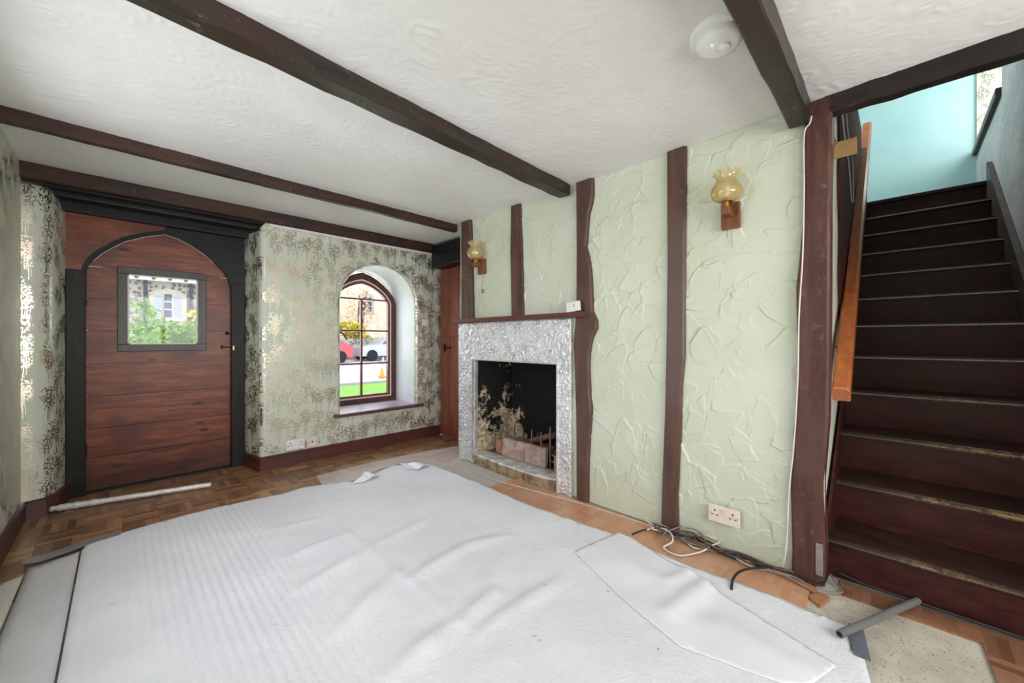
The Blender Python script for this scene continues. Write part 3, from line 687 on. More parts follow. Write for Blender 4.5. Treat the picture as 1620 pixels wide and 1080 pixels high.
# hearth slab
ed = [(2.20, 1.728), (2.172, 1.78), (2.150, 1.93), (2.148, 2.10), (2.152, 2.30), (2.165, 2.5), (2.178, 2.64), (2.20, 2.662)]
rr = random.Random(4); ed2 = []
for i in range(len(ed)-1):
    for k in range(5): t = k/5; ed2.append((ed[i][0]*(1-t)+ed[i+1][0]*t+rr.uniform(-.003, .003), ed[i][1]*(1-t)+ed[i+1][1]*t))
ed2.append(ed[-1]); poly = ed2+[(2.60, 2.6), (2.60, 1.8)]
ms = MB(); n = len(poly)
inn = [(x+(.006 if i < len(ed2) else 0), y) for i, (x, y) in enumerate(poly)]
ms.add([(x, y, -.004) for x, y in poly]+[(x, y, .076) for x, y in poly]+[(x, y, .085) for x, y in inn], [(i, (i+1) % n, (i+1) % n+n, i+n) for i in range(n)]+[(i+n, (i+1) % n+n, (i+1) % n+2*n, i+2*n) for i in range(n)]+[tuple(i+2*n for i in t) for t in fill([(x, y, 0) for x, y in inn])])
ms.build('hearth', M['hearth'], fp)
# mantel shelf
o = timber('mantel_shelf', (2.152, 2.885, 1.228), (2.148, 1.475, 1.228), (1, 0, 0), (0, 0, 1), .085, .034, M['beam_y'], fp, 20, .001, .004, 9)
o.data.materials.clear(); o.data.materials.append(wood('mantel_brown_wood', srgb(92, 52, 46), srgb(112, 66, 58), 'y', .4, 1., dust=.2))
MB().box(2.182, 2.2, 2.869, 2.88, 0, 1.228).build('side_batten', M['post'], fp)
# basket grate
gr = empty('fire_grate', (2.38, 2.2, .085)); tag(gr, 'grey iron fire grate with six upright bars inside the fireplace', 'fire grate')
for (u, v0, v1, X) in ((801.5, 660, 700, 2.35), (814, 673, 700, 2.35), (827, 676, 704, 2.35), (841.5, 680, 706, 2.35), (856, 683, 710, 2.35), (870.5, 676, 738, 2.35)):
    p = W(u, v0, X=X); y = p.y; zt = p.z
    MB().box(X-.004, X+.006, y-.0065, y+.0065, .13 if v1 < 730 else .09, zt, .0015).build('bar', M['steel'], gr)
MB().box(2.358, 2.368, 1.83, 2.47, .175, .19, .002).box(2.358, 2.368, 1.83, 2.47, .125, .14, .002).build('front_rail', M['steel'], gr)
mb = MB()
for k in range(7): mb.box(2.36, 2.56, 1.9+k*.08, 1.912+k*.08, .125, .137)
mb.box(2.55, 2.56, 1.83, 2.47, .12, .14)
mb.build('grid', M['steel'], gr)
for y in (1.87, 2.43):
    for x in (2.375, 2.54): MB().box(x-.008, x+.008, y-.008, y+.008, .086, .13).build('foot', M['steel'], gr)
bm = bmesh.new(); bmesh.ops.create_cube(bm, size=1)
for q in bm.verts: q.co = Vector((2.322+q.co.x*.035+(.012 if q.co.z > 0 else 0), 2.19+q.co.y*.49, .161+q.co.z*.15))
bmesh.ops.bevel(bm, geom=bm.edges[:], offset=.004, segments=2, affect='EDGES')
o = MB().bm(bm).build('fire_brick', M['firebrick']); tag(o, 'long pale cracked fire brick leaning across the front of the grate', 'brick', 'bricks around the grate')
o = MB().box(2.33, 2.40, 2.46, 2.535, .086, .205, .01).build('fire_brick', M['redbrick']); tag(o, 'small chipped brick at the left end of the grate', 'brick', 'bricks around the grate')
o = MB().box(2.27, 2.345, 1.755, 1.835, .086, .215, .013).build('fire_brick', M['redbrick']); tag(o, 'reddish broken brick at the right end of the grate', 'brick', 'bricks around the grate')
def log(A, B, r, label, seed, mat='log', sub=9):
    rnd = random.Random(seed); A, B = Vector(A), Vector(B)
    path = [A.lerp(B, t/8)+Vector((rnd.uniform(-1, 1), rnd.uniform(-1, 1), rnd.uniform(-1, 1)))*r*.12 for t in range(9)]
    o = MB().tube(path, [r*rnd.uniform(.85, 1.1) for _ in range(9)], sub).build('firewood_log', M[mat]); return tag(o, label, 'log', 'firewood in the grate')
log((2.42, 2.30, .19), (2.50, 1.92, .335), .028, 'pale split log sloping up across the middle of the grate', 1)
log((2.40, 2.0, .168), (2.44, 1.79, .228), .032, 'stubby log at the right end of the grate', 2)
log((2.40, 2.36, .165), (2.40, 2.10, .168), .024, 'short log lying behind the upright bars', 3)
log((2.50, 2.42, .20), (2.55, 2.05, .17), .022, 'dark log lying along the back of the grate', 4)
log((2.47, 1.85, .19), (2.57, 1.95, .42), .03, 'charred log leaning against the back of the firebox', 5)
# sensor on the mantel
o = MB().box(-.004, .004, -.055, .055, 0, .062, .003).build('alarm_box', M['white']); 
dt = MB(); 
sb = empty('wall_sensor', (2.135, 1.53, 1.263)); tag(sb, 'small white plastic alarm box propped on the right end of the mantel shelf', 'alarm')
bpy.data.objects.remove(o)
def tilt(pts, c, ang): 
    R = Matrix.Rotation(ang, 3, 'Z')@Matrix.Rotation(math.radians(-6), 3, 'X'); return [tuple(R@Vector(p)+Vector(c)) for p in pts]
def tb(name, mb, mat, parent, c, ang): return obj(name, tilt(mb.v, c, ang), mb.f, mat, parent)
c0 = (2.128, 1.545, 1.266)
tb('case', MB().box(-.012, .012, -.052, .052, 0, .066, .004), M['white'], sb, c0, math.radians(0))
tb('grille', MB().lathe([(.016, 0), (.016, .001), (.013, .001), (.013, 0)], (0, 0, 0), 20), M['cable_grey'], sb, (0, 0, 0), 0)
g = sb.children[-1]; g.rotation_euler = (0, math.radians(90), 0); g.location = Vector((2.115, 1.563, 1.30))-WP['wall_sensor']
tb('label_plate', MB().box(-.0135, -.0125, -.018, -.002, .03, .034).box(-.0135, -.0125, -.016, -.006, .038, .042).box(-.0135, -.0125, -.018, -.004, .046, .049), M['cable_grey'], sb, c0, 0)

# ================================================================ DOOR (arched)
dr = empty('door_1', (.235, 4.06, 0)); struct(dr)
DY = 4.05
apx = [(135, 470), (135, 440), (137, 424), (146, 411), (160, 400), (178, 390), (197, 381), (228, 374), (260, 370), (282, 377), (301, 387), (320, 399), (338, 414), (352, 428), (361, 442), (365, 456), (366, 475)]
ap = [W(u, v, Y=4.04) for u, v in apx]; DXL, DXR = -.18, .652
ap = [(min(max(p.x, DXL), DXR), p.z) for p in ap]
zl = [p[1] for p in ap[:9]]; xl = [p[0] for p in ap[:9]]; zr = [p[1] for p in reversed(ap[8:])]; xr = [p[0] for p in reversed(ap[8:])]
zpk = ap[8][1]
LX = lambda z: float(np.interp(z, zl, xl)); RX = lambda z: float(np.interp(z, zr, xr))
plk = [.012, .243, .447, .677, .907, 1.146, 1.37, 1.6, zpk]
mb = MB()
for i in range(len(plk)-1):
    a, b = plk[i]+.0025, plk[i+1]-.0025
    zz = np.linspace(a, b, 14 if b > 1.4 else 2)
    segs = [(None, None)]
    ring = [(LX(z), DY, z) for z in zz]+[(RX(z), DY, z) for z in reversed(zz)]
    if i == len(plk)-2: ring = ring[:14]+ring[15:]
    # cut around the glazed opening
    WxA, WxB, WzA, WzB = .02, .44, 1.04, 1.57
    def cut(z0, z1, xa, xb):
        zq = np.linspace(z0, z1, 8)
        rg = [(xa if xa is not None else LX(z), DY, z) for z in zq]+[(xb if xb is not None else RX(z), DY, z) for z in reversed(zq)]
        rg = [rg[k] for k in range(len(rg)) if (Vector(rg[k])-Vector(rg[k-1])).length > 1e-4]
        mb.prism(rg, (0, 0, 0), (0, .035, 0))
    lo, hi = max(a, WzA), min(b, WzB)
    if lo < hi:
        if a < lo: cut(a, lo, None, None)
        if b > hi: cut(hi, b, None, None)
        cut(lo, hi, None, WxA); cut(lo, hi, WxB, None)
    else: mb.prism(ring, (0, 0, 0), (0, .035, 0))
mb.box(DXL+.01, DXR-.01, DY+.02, DY+.034, .02, 1.0); mb.box(DXL+.01, .018, DY+.02, DY+.034, 1.0, 1.55); mb.box(.442, DXR-.01, DY+.02, DY+.034, 1.0, 1.55); mb.box(-.1, .58, DY+.02, DY+.034, 1.575, 1.64)
mb.build('door_leaf', M['door'], dr)
wf = MB(); a, b, c, d = -.025, .488, .992, 1.618; fw = .052
for (x0, x1, z0, z1) in ((a, b, d-fw, d), (a, b, c, c+fw), (a, a+fw, c+fw, d-fw), (b-fw, b, c+fw, d-fw)): wf.box(x0, x1, DY-.022, DY+.012, z0, z1, .004)
vf = wf.build('vision_frame', M['frame_grey'], dr)
MB().box(a+fw, b-fw, DY+.012, DY+.02, c+fw, c+fw+.008).box(a+fw, b-fw, DY+.012, DY+.02, d-fw-.008, d-fw).box(a+fw, a+fw+.01, DY+.012, DY+.02, c+fw, d-fw).box(b-fw-.01, b-fw, DY+.012, DY+.02, c+fw, d-fw).build('glazing_bead', M['whitepaint'], vf)
MB().box(a+fw, b-fw, DY+.014, DY+.018, c+fw, d-fw).build('vision_pane', M['pane'], vf)
# frame timbers
MB().box(-.272, DXL, 3.995, 4.12, 0, 1.56, .005).build('frame_jamb', M['black'], dr)
MB().box(DXR, .745, 3.995, 4.12, 0, 1.56, .005).build('frame_jamb', M['black'], dr)
def spandrel(side):
    if side < 0: ring = [(-.272, 1.555), (-.272, 1.945), (.232, 1.945)]+[p for p in reversed(ap[:9]) if p[1] > 1.556]+[(DXL, 1.555)]
    else: ring = [(.745, 1.555), (.745, 1.945), (.232, 1.945)]+[p for p in ap[8:] if p[1] > 1.556]+[(DXR, 1.555)]
    return [(x, 4.01, z) for x, z in ring]
MB().prism(spandrel(-1), (0, 0, 0), (0, .06, 0)).build('spandrel', M['door'], dr)
MB().prism(spandrel(1), (0, 0, 0), (0, .06, 0)).build('spandrel', M['black_x'], dr)
mb = MB(); path = [(x, z) for x, z in ap]
rings = []
for i, (x, z) in enumerate(path):
    x0, z0 = path[max(0, i-1)]; x1, z1 = path[min(len(path)-1, i+1)]; n = Vector((-(z1-z0), x1-x0)).normalized()*.022
    rings.append([(x-n.x*.1, 4.0, z-n.y*.1), (x+n.x, 4.0, z+n.y), (x+n.x, 4.03, z+n.y), (x-n.x*.1, 4.05, z-n.y*.1)])
loft(mb, rings, True); mb.build('arch_moulding', M['black'], dr)
MB().tube([(x*.985+.003, 4.035, z-.006) for x, z in path[3:13]], .0022, 6).build('draught_seal', M['whitepaint'], dr)
MB().box(-.2, .66, 4.02, 4.12, -.004, .012).build('threshold', M['black_x'], dr)
MB().box(.60, .668, DY-.014, DY-.001, 1.010, 1.022, .002).box(.585, .60, DY-.012, DY-.001, 1.0, 1.032, .002).build('latch', M['iron'], dr)
MB().box(.658, .672, DY-.062, DY-.03, .99, 1.03, .003).build('keeper', M['brass'], dr)
MB().lathe([(.0, -.012), (.012, -.01), (.014, 0), (.012, .01), (.0, .012)], (.63, DY-.01, 1.135), 14).build('keyhole_cover', M['iron'], dr)
MB().box(-.186, -.174, DY-.058, DY-.04, 1.31, 1.40, .003).build('hinge', M['iron'], dr)
MB().box(-.186, -.174, DY-.058, DY-.04, .26, .36, .003).build('hinge', M['iron'], dr)
# black lintel boards over the recess
lt = empty('door_lintel', (.2, 3.9, 1.94)); tag(lt, 'black stepped timber lintel over the arched front door', 'lintel')
MB().box(XL-.02, .84, 3.74, 3.83, 2.035, 2.139, .003).build('front_board', M['black_x'], lt)
MB().box(-.41, .82, 3.83, 3.95, 2.005, 2.1, .012).build('middle_board', M['black_x'], lt)
MB().box(-.38, .79, 3.95, 4.13, 1.946, 2.1, .006).build('back_board', M['black_x'], lt)

# ================================================================ ARCHED WINDOW
wn = empty('window_1', (1.87, 4.19, WSL)); struct(wn)
def band(o_out, o_in, y0, y1, name, mat, par):
    def ring(off): 
        a = arch(WX0+.004+off, WX1-.004-off, WSP+.03, 1.81-off*1.35, pointed=.75); zb = WSL+.006+off
        return [(WX1-.004-off, zb)]+a+[(WX0+.004+off, zb)]
    A, B = ring(o_out), ring(o_in); mb = MB(); n = len(A)
    loft(mb, [[(x, y0, z) for x, z in R] for R in (A,)]+[[(x, y0, z) for x, z in B], [(x, y1, z) for x, z in B], [(x, y1, z) for x, z in A], [(x, y0, z) for x, z in A]])
    v = mb.v; L = len(A)
    mb.f += [(k*L+L-1, k*L, (k+1)*L, (k+1)*L+L-1) for k in range(4)]
    return mb.build(name, mat, par)
fr = band(0., .052, 4.155, 4.235, 'window_frame', M['win_wood'], wn)
band(.052, .064, 4.165, 4.225, 'white_seal', M['whitepaint'], wn)
cs = band(.064, .088, 4.172, 4.215, 'casement', M['bar_wood'], wn)
for z in (1.523, 1.177, .817): MB().box(WX0+.085, WX1-.085, 4.178, 4.206, z-.009, z+.009, .003).build('glazing_bar', M['bar_wood'], cs)
MB().box(1.843, 1.863, 4.178, 4.206, WSL+.09, 1.52, .003).build('glazing_bar', M['bar_wood'], cs)
ring = [(x, 4.192, z) for x, z in [(WX1-.08, WSL+.08)]+arch(WX0+.08, WX1-.08, WSP+.03, 1.81-.11, pointed=.75)+[(WX0+.08, WSL+.08)]]
MB().prism(ring, (0, -.0015, 0), (0, .0015, 0)).build('pane', M['pane'], cs)
MB().tube(smoothpath([(1.60, 4.165, 1.165), (1.64, 4.15, 1.14), (1.675, 4.14, 1.08)], 5), .008, 8).build('stay', M['iron'], wn)
sl = MB().box(1.43, 2.27, 3.735, 4.20, .352, .384, .003).build('window_sill', M['sill'], wn)
MB().box(1.385, 2.335, 3.69, 3.735, .352, .384, .006).build('sill_nosing', M['sill_edge'], wn)

# ================================================================ ALCOVE DOOR
d2 = empty('door_2', (2.56, 3.3, 0)); struct(d2)
mb = MB(); ys = [2.87, 3.02, 3.2, 3.37, 3.53, 3.705]
for a, b in zip(ys[:-1], ys[1:]): mb.box(2.555, 2.585, a+.002, b-.002, .012, 1.10, .003).box(2.555, 2.585, a+.002, b-.002, 1.104, 1.87, .003)
mb.build('door_leaf', M['door_v'], d2)
MB().box(2.535, 2.554, 3.50, 3.62, .985, 1.0, .002).box(2.54, 2.554, 3.60, 3.62, .95, 1.03, .002).build('latch', M['iron'], d2)
struct(MB().box(2.59, 2.66, 2.86, 3.75, 0, 2.14).build('wall_alcove', M['reveal']))
o = MB().box(2.43, 2.589, 2.875, 3.70, 1.872, 2.125, .02).build('alcove_lintel', M['black_y']); tag(o, 'black timber block over the narrow alcove door', 'lintel')

# ================================================================ STAIRS
st = empty('staircase', (3.5, -.12, 0)); tag(st, 'steep dark mahogany staircase with scuffed worn treads', 'staircase')
NX = lambda n: 2.27+(n-1)*.248
NZ = lambda n: .183+(n-1)*.2
for n in range(1, 12):
    x = NX(n); z = NZ(n)
    bm = bmesh.new(); bmesh.ops.create_cube(bm, size=1)
    x1 = x+.288
    for q in bm.verts: q.co = Vector(((x+x1)/2+q.co.x*(x1-x), -.125+q.co.y*.738, z-.014+q.co.z*.028))
    fe = [e for e in bm.edges if all(v.co.x < x+.01 for v in e.verts) and abs(e.verts[0].co.y-e.verts[1].co.y) > .1]
    bmesh.ops.bevel(bm, geom=fe, offset=.009, segments=3, affect='EDGES')
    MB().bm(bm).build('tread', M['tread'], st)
for n in range(1, 13):
    x = NX(n)+.026; z0 = 0.002 if n == 1 else NZ(n-1)-.004; MB().box(x, x+.015, -.4935, .243, z0, NZ(n)-.028).build('riser', M['riser'], st)
def stringer(Y0, Y1, up, dn, x0, x1, mat):
    g = .2/.248; f = lambda x: .183+(x-2.27)*g
    ring = [(x0, Y0, 0.003), (x0, Y0, f(x0)+up), (x1, Y0, f(x1)+up), (x1, Y0, f(x1)-dn), (x0+.35, Y0, 0.003)]
    return MB().prism(ring, (0, 0, 0), (0, Y1-Y0, 0)).build('string', mat, st)
M['string'] = wood('grey_brown_string', srgb(84, 74, 70), srgb(104, 94, 88), 'x', .4, .8)
stringer(-.522, -.492, .13, .3, 2.31, 5.03, M['string'])
stringer(.2335, .2445, .07, .3, 2.31, 5.03, M['riser'])
MB().box(NX(12), NX(12)+.12, -.49, .24, NZ(12)-.03, NZ(12), .004).build('landing_nosing', M['riser'], st)
# stairwell shell
UC = 4.5
struct(MB().box(5.15, 6.1, -.52, 1.6, NZ(12)-.2, NZ(12)-.001).build('floor_landing', M['riser']))
struct(MB().box(6.0, 6.08, -1.5, 1.7, 2.1, UC).build('wall_landing_end', M['turq']))
rw = MB().box(2.28, 4.62, -.60, -.525, 0, UC).box(4.62, 6.0, -.60, -.525, 2.0, 2.93).box(4.62, 6.0, -.60, -.525, 4.15, UC); struct(rw.build('wall_stair_right', M['turq_old']))
struct(MB().box(4.55, 4.62, -1.25, -.60, 2.6, UC).box(4.6, 4.95, -1.25, -1.2, 2.6, UC).box(5.85, 6.0, -1.25, -1.2, 2.6, UC).box(4.6, 6.0, -1.25, -.6, 4.15, 4.2).box(4.6, 6.0, -1.25, -.6, 2.8, 2.9).build('wall_landing_recess', M['turq_old']))
struct(MB().box(5.98, 6.0, -1.25, -.526, 2.9, 4.2).build('wall_far_jamb', M['paper']))
w4 = empty('window_4', (5.4, -1.22, 2.95)); struct(w4)
MB().box(4.95, 5.85, -1.24, -1.2, 2.9, 2.95).box(4.95, 5.85, -1.24, -1.2, 4.1, 4.15).box(4.95, 5.0, -1.24, -1.2, 2.95, 4.1).box(5.8, 5.85, -1.24, -1.2, 2.95, 4.1).box(5.38, 5.42, -1.24, -1.2, 2.95, 4.1).build('window_frame', M['whitepaint'], w4)
MB().box(4.62, 5.98, -.60, -.495, 2.90, 2.96, .004).build('window_sill', M['post_red'], w4)
struct(MB().box(2.2, 6.1, -1.3, 1.7, UC, UC+.05).build('ceiling_landing', M['reveal']))
struct(MB().box(2.265, 5.1, .257, .30, 0, 2.3).box(2.265, 2.34, .257, .30, 2.3, 2.5).build('wall_stair_left', M['cream']))
struct(MB().box(2.265, 2.33, -.6, 1.7, 2.5, UC).box(2.265, 6.1, 1.6, 1.7, 2.1, UC).box(2.27, 5.1, .30, 1.6, 2.1, 2.12).box(2.24, 2.265, -1.6, 1.7, 2.17, UC).build('wall_upper', M['turq']))
# timbers in the left stair wall
mb = MB(); rings = []
for k in range(24):
    z = 2.9-k*(2.9-.35)/23; j = math.sin(k*1.3)*.025; a, b = 2.80+j+.12*(k/23), 4.5+math.sin(k*.8)*.02
    rings.append([(a, .256, z), (a, .245, z), (b, .245, z), (b, .256, z)])
loft(mb, rings, True); mb.f += [(0, 1, 2, 3), tuple(len(mb.v)-4+k for k in range(4))]
tag(mb.build('wavy_stud', M['stud']), 'dark wavy edged stud in the left wall of the stairwell behind the handrail', 'stud')
tag(MB().box(3.86, 4.16, .262, .36, 2.3, UC-.002, .006).build('newel_post', M['stud']), 'tall red-brown newel post at the side of the upper landing', 'post')
bl = empty('landing_balustrade', (3.2, .33, 2.3)); tag(bl, 'dark and white upright balusters guarding the upper floor above the stairs', 'balustrade')
for i, x in enumerate((2.62, 2.80, 3.0, 3.2, 3.42, 3.62)):
    MB().box(x-.018, x+.018, .268, .295, 2.3, 3.3, .003).build('baluster', M['post_red'] if i % 2 else M['whitepaint'], bl)
MB().box(2.34, 3.86, .262, .30, 3.3, 3.36, .006).build('top_rail', M['post_red'], bl)
for dx in (0, 6):
    o = MB().tube(smoothpath([W(1332+dx, 172, Y=.236), W(1336+dx, 215, Y=.236), W(1343+dx, 262, Y=.238), W(1347+dx*.5, 320, Y=.240)], 5), .004, 6).build('stair_cable', M['cable_white']); tag(o, 'pale cable clipped down the stud behind the handrail, '+('nearer the thick post' if dx == 0 else 'nearer the handrail'), 'cable')
# handrail
A, B = Vector((2.385, .205, .82)), Vector((5.0, .235, 3.10))
hr = empty('stair_handrail', A); tag(hr, 'orange varnished square handrail rising up the left side of the stairs', 'handrail')
d = (B-A).normalized(); sd = Vector((0, -1, 0)); upv = d.cross(sd).normalized(); upv = upv if upv.z > 0 else -upv
sec = [(-.03, -.04), (.036, -.04), (.036, .025), (.024, .04), (-.02, .04), (-.03, .025)]
mb = MB(); rings = [[A.lerp(B, t)+sd*a+upv*b for a, b in sec] for t in (.004, .25, .5, .75, 1)]; loft(mb, rings, True); mb.f += [tuple(len(mb.v)-6+k for k in range(6))]
mb.build('rail', M['handrail'], hr)
mb = MB(); loft(mb, [[A+sd*a+upv*b for a, b in sec], [A.lerp(B, .004)+sd*a+upv*b for a, b in sec]], True); mb.f += [tuple(range(6))]; mb.build('cut_end', M['handrail_cut'], hr)
for t in (.12, .5, .85):
    p = A.lerp(B, t); MB().tube([p+Vector((0, .0, -.03)), p+Vector((0, .02, -.05)), Vector((p.x, .252, p.z-.055))], .006, 8).build('bracket', M['iron'], hr)
tag(MB().box(2.47, 2.475, .150, .249, 1.965, 2.045, .001).build('cardboard_tag', M['cardboard']), 'brown cardboard tag beside the top of the thick post', 'tag')
tag(MB().box(2.36, 2.39, .222, .251, 2.03, 2.10, .004).tube([(2.37, .23, 2.03), (2.36, .22, 2.0), (2.365, .235, 1.985)], .008, 8).build('brass_hook', M['brass']), 'brass hook under the header beam beside the stairs', 'hook')

# ================================================================ WALL LIGHTS
def wall_light(y, z, reach, label, cord, tipz):
    t = empty('wall_light', (2.19, y, z-.065)); tag(t, label, 'wall light', 'amber glass wall lights')
    MB().box(2.165, 2.195, y-.043, y+.043, z-.065, z+.065, .005).build('back_plate', M['bracket'], t)
    x = 2.19-reach
    MB().box(x-.022, 2.17, y-.018, y+.018, z-.012, z+.026, .003).build('arm', M['bracket'], t)
    MB().lathe([(.0, .026), (.014, .026), (.014, .05), (.03, .052), (.034, .06), (.03, .06), (.0, .056)], (x, y, z), 24).build('lamp_holder', M['brass'], t)
    prof = [(.028, .052), (.052, .064), (.066, .085), (.069, .108), (.060, .132), (.046, .15), (.042, .165), (.046, .18), (.060, .198)]
    pr = []
    for i in range(len(prof)-1):
        for k in range(3): tt = k/3; pr.append((prof[i][0]*(1-tt)+prof[i+1][0]*tt, prof[i][1]*(1-tt)+prof[i+1][1]*tt))
    pr.append(prof[-1]); n = len(pr)
    def wav(i, r, zz, a):
        f = max(0, (i-n+7)/6); return r*(1+.06*f*math.sin(a*9)), zz+.006*f*math.cos(a*9)
    o = MB().lathe(pr, (x, y, z), 72, wav).build('glass_shade', M['amber'], t, True)
    MB().lathe([(.0, .06), (.012, .06), (.013, .09), (.02, .11), (.02, .125), (.012, .14), (0, .145)], (x, y, z), 16).build('bulb', M['white'], t, True)
    MB().tube([(2.186, y, z-.065), (2.186, y, z-cord)], .0013, 5).build('pull_cord', M['cable_grey'], t)
    if tipz: MB().lathe([(.0, -.018), (.008, -.014), (.009, 0), (.005, .008), (.008, .016), (0, .02)], (2.184, y-.004, z-tipz), 14).build('cord_pull', M['brass'], t, True)
wall_light(.612, 1.705, .085, 'amber frilled glass wall light between the brown post and the thick stair post', .16, 0)
wall_light(2.545, 1.705, .085, 'amber frilled glass wall light above the left end of the mantel shelf', .2, .21)

# ================================================================ SMOKE ALARM
sa = empty('smoke_alarm', (1.455, .445, CZ-.055)); tag(sa, 'round white smoke alarm on the ceiling beside the thick beam', 'smoke alarm')
c = (1.455, .445, CZ)
MB().lathe([(0, -.02), (.088, -.02), (.093, -.015), (.093, 0)], c, 48).build('base', M['white'], sa, True)
MB().lathe([(.072, -.018), (.074, -.034), (.068, -.046), (.054, -.05), (0, -.052)], c, 48).build('cover', M['white'], sa, True)
MB().lathe([(.019, -.05), (.021, -.056), (.017, -.058), (0, -.058)], (1.465, .432, CZ), 24).build('test_button', M['white'], sa, True)
MB().lathe([(.0025, -.05), (.0025, -.0535), (0, -.054)], (1.43, .46, CZ), 10).build('indicator', M['led'], sa)

# ================================================================ SOCKETS
def plate(name, c, wv, nv, w, h, mat, label, cat, kind):
    """wv: along the wall, nv: out of the wall"""
    wv, nv = Vector(wv), Vector(nv); c = Vector(c); t = empty(name, c-Vector((0, 0, h/2))); tag(t, label, cat)
    def bx(n, a0, a1, z0, z1, d0, d1, m, par, b=0.):
        mb = MB().box(a0, a1, d0, d1, z0, z1, b); v = [c+wv*p[0]+nv*p[1]+Vector((0, 0, p[2])) for p in mb.v]; return obj(n, v, mb.f, m, par)
    fp_ = bx('face_plate', -w/2, w/2, -h/2, h/2, 0, .01, mat, t, .002)
    def sock(cx, nm='socket_outlet'):
        mb = MB().box(cx-.003, cx+.003, .0102, .0107, .012, .022).box(cx-.017, cx-.007, .0102, .0107, -.008, -.003).box(cx+.007, cx+.017, .0102, .0107, -.008, -.003)
        obj(nm, [c+wv*p[0]+nv*p[1]+Vector((0, 0, p[2])) for p in mb.v], mb.f, M['darkhole'], t)
    if kind == 'double':
        sock(-.042); sock(.042)
        for a in (-.011, .003): bx('rocker_switch', a, a+.009, .010, .03, .0095, .0145, mat, t, .001)
        for a in (-.062, .062): bx('screw', a-.0025, a+.0025, -.002, .003, .0102, .0108, M['cable_grey'], t)
    elif kind == 'aerial':
        mb = MB(); 
        seg = 14; v = []; f = []
        for k in range(seg): an = 2*math.pi*k/seg; v.append(c+wv*math.cos(an)*.007+nv*.0106+Vector((0, 0, math.sin(an)*.007)))
        obj('aerial_socket', v+[p-nv*.004 for p in v], [tuple(range(seg))]+[(k, (k+1) % seg, (k+1) % seg+seg, k+seg) for k in range(seg)], M['darkhole'], t)
        for a in (-.03, .03): bx('screw', a-.003, a+.003, -.003, .003, .0102, .0108, M['cable_grey'], t)
    return t
p = W(1146.5, 814, X=2.185); plate('power_socket', (2.178, p.y, p.z), (0, -1, 0), (-1, 0, 0), .146, .086, M['ivory'], 'ivory double power socket low on the green wall above the cables', 'power socket', 'double')
p = W(467, 708, Y=3.73); plate('power_socket', (p.x, 3.729, .17), (1, 0, 0), (0, -1, 0), .146, .086, M['white'], 'white double power socket above the skirting under the wallpapered back wall', 'power socket', 'double')
p = W(493.5, 703, Y=3.73); plate('aerial_socket_plate', (p.x, 3.729, .17), (1, 0, 0), (0, -1, 0), .086, .086, M['ivory'], 'single ivory aerial socket beside the white double socket', 'socket', 'aerial')
p = W(672, 510, Y=3.73); plate('blank_plate', (p.x, 3.729, p.z), (1, 0, 0), (0, -1, 0), .07, .075, M['whitepaint'], 'small blank pale plate on the wallpaper right of the arched window', 'wall plate', 'blank')

# ================================================================ UNDERLAY
def px(l, z=.01): return [tuple(W(u, v, z=z).to_2d()) for u, v in l]
back = px([(145, 853), (191, 845), (235, 832), (278, 820), (330, 806), (390, 793), (447, 782), (480, 772), (505, 768), (548, 762), (566, 764), (590, 752), (622, 737), (650, 735), (681, 734)])
right = px([(760, 765), (830, 797), (900, 822), (970, 845), (1040, 875), (1090, 897), (1175, 926), (1230, 945), (1275, 965), (1310, 978), (1342, 993), (1346, 1030), (1366, 1039)])
poly = [(-.145, 2.93)]+back+right+[(1.28, .0), (1.15, -.9), (-.14, -.9)]
wr = []
for (a, b, w, h) in [((455, 887), (548, 850), .028, .012), ((478, 939), (574, 880), .03, .016), ((541, 1006), (622, 917), .035, .022), ((622, 1072), (712, 1000), .038, .022),
        ((652, 924), (740, 868), .03, .020), ((740, 868), (800, 852), .03, .013), ((733, 991), (780, 945), .032, .02), ((780, 945), (792, 887), .032, .014), ((755, 1015), (800, 975), .022, .01), ((589, 872), (681, 822), .028, .011), ((437, 843), (522, 820), .022, .008),
        ((800, 980), (870, 930), .03, .009), ((541, 839), (810, 1055), .016, .004), ((800, 985), (900, 915), .035, .008)]:
    wr.append((W(*a, z=0).to_2d(), W(*b, z=0).to_2d(), w*1.15, h*1.15))
def sheeth(x, y):
    z = np.full_like(x, .012)+.0022*np.sin(x*9+np.sin(y*5))*np.sin(y*7)
    z += .0012*np.sin(x*31+y*13)*np.sin(y*23-x*9)
    for a, b, w, h in wr:
        d = b-a; L = d.length; d = d/L; t = np.clip(((x-a.x)*d.x+(y-a.y)*d.y)/L, 0, 1)
        dist = np.hypot(x-(a.x+d.x*t*L), y-(a.y+d.y*t*L)); z += h*np.exp(-(dist/w)**2)*(.35+.65*np.sin(np.pi*np.clip(t, .08, .92)))
    return z
v, f = cdt(poly, .018, sheeth); o = obj('underlay_sheet', v, f, M['sheet'], None, True); thick(o, .004, 1)
tag(o, 'large creased white foam underlay sheet covering most of the floor', 'underlay', 'white underlay on the floor')
v, f = cdt([(-.31, 2.88), (-.152, 2.93), (-.148, -.9), (-.308, -.9)], .03, lambda x, y: .009+.001*np.sin(y*9)); o = obj('underlay_strip', v, f, M['strip'], None, True); thick(o, .003, 1)
tag(o, 'narrow white underlay strip left of the big sheet, past its thin dark seam', 'underlay', 'white underlay on the floor')
v, f = cdt([(-.405, 2.78), (-.318, 2.84), (-.322, -.9), (-.405, -.9)], .03, lambda x, y: .006+.001*np.sin(y*8)); o = obj('underlay_strip', v, f, M['strip2'], None, True); thick(o, .003, 1)
tag(o, 'cream underlay offcut along the foot of the left wall', 'underlay', 'white underlay on the floor')
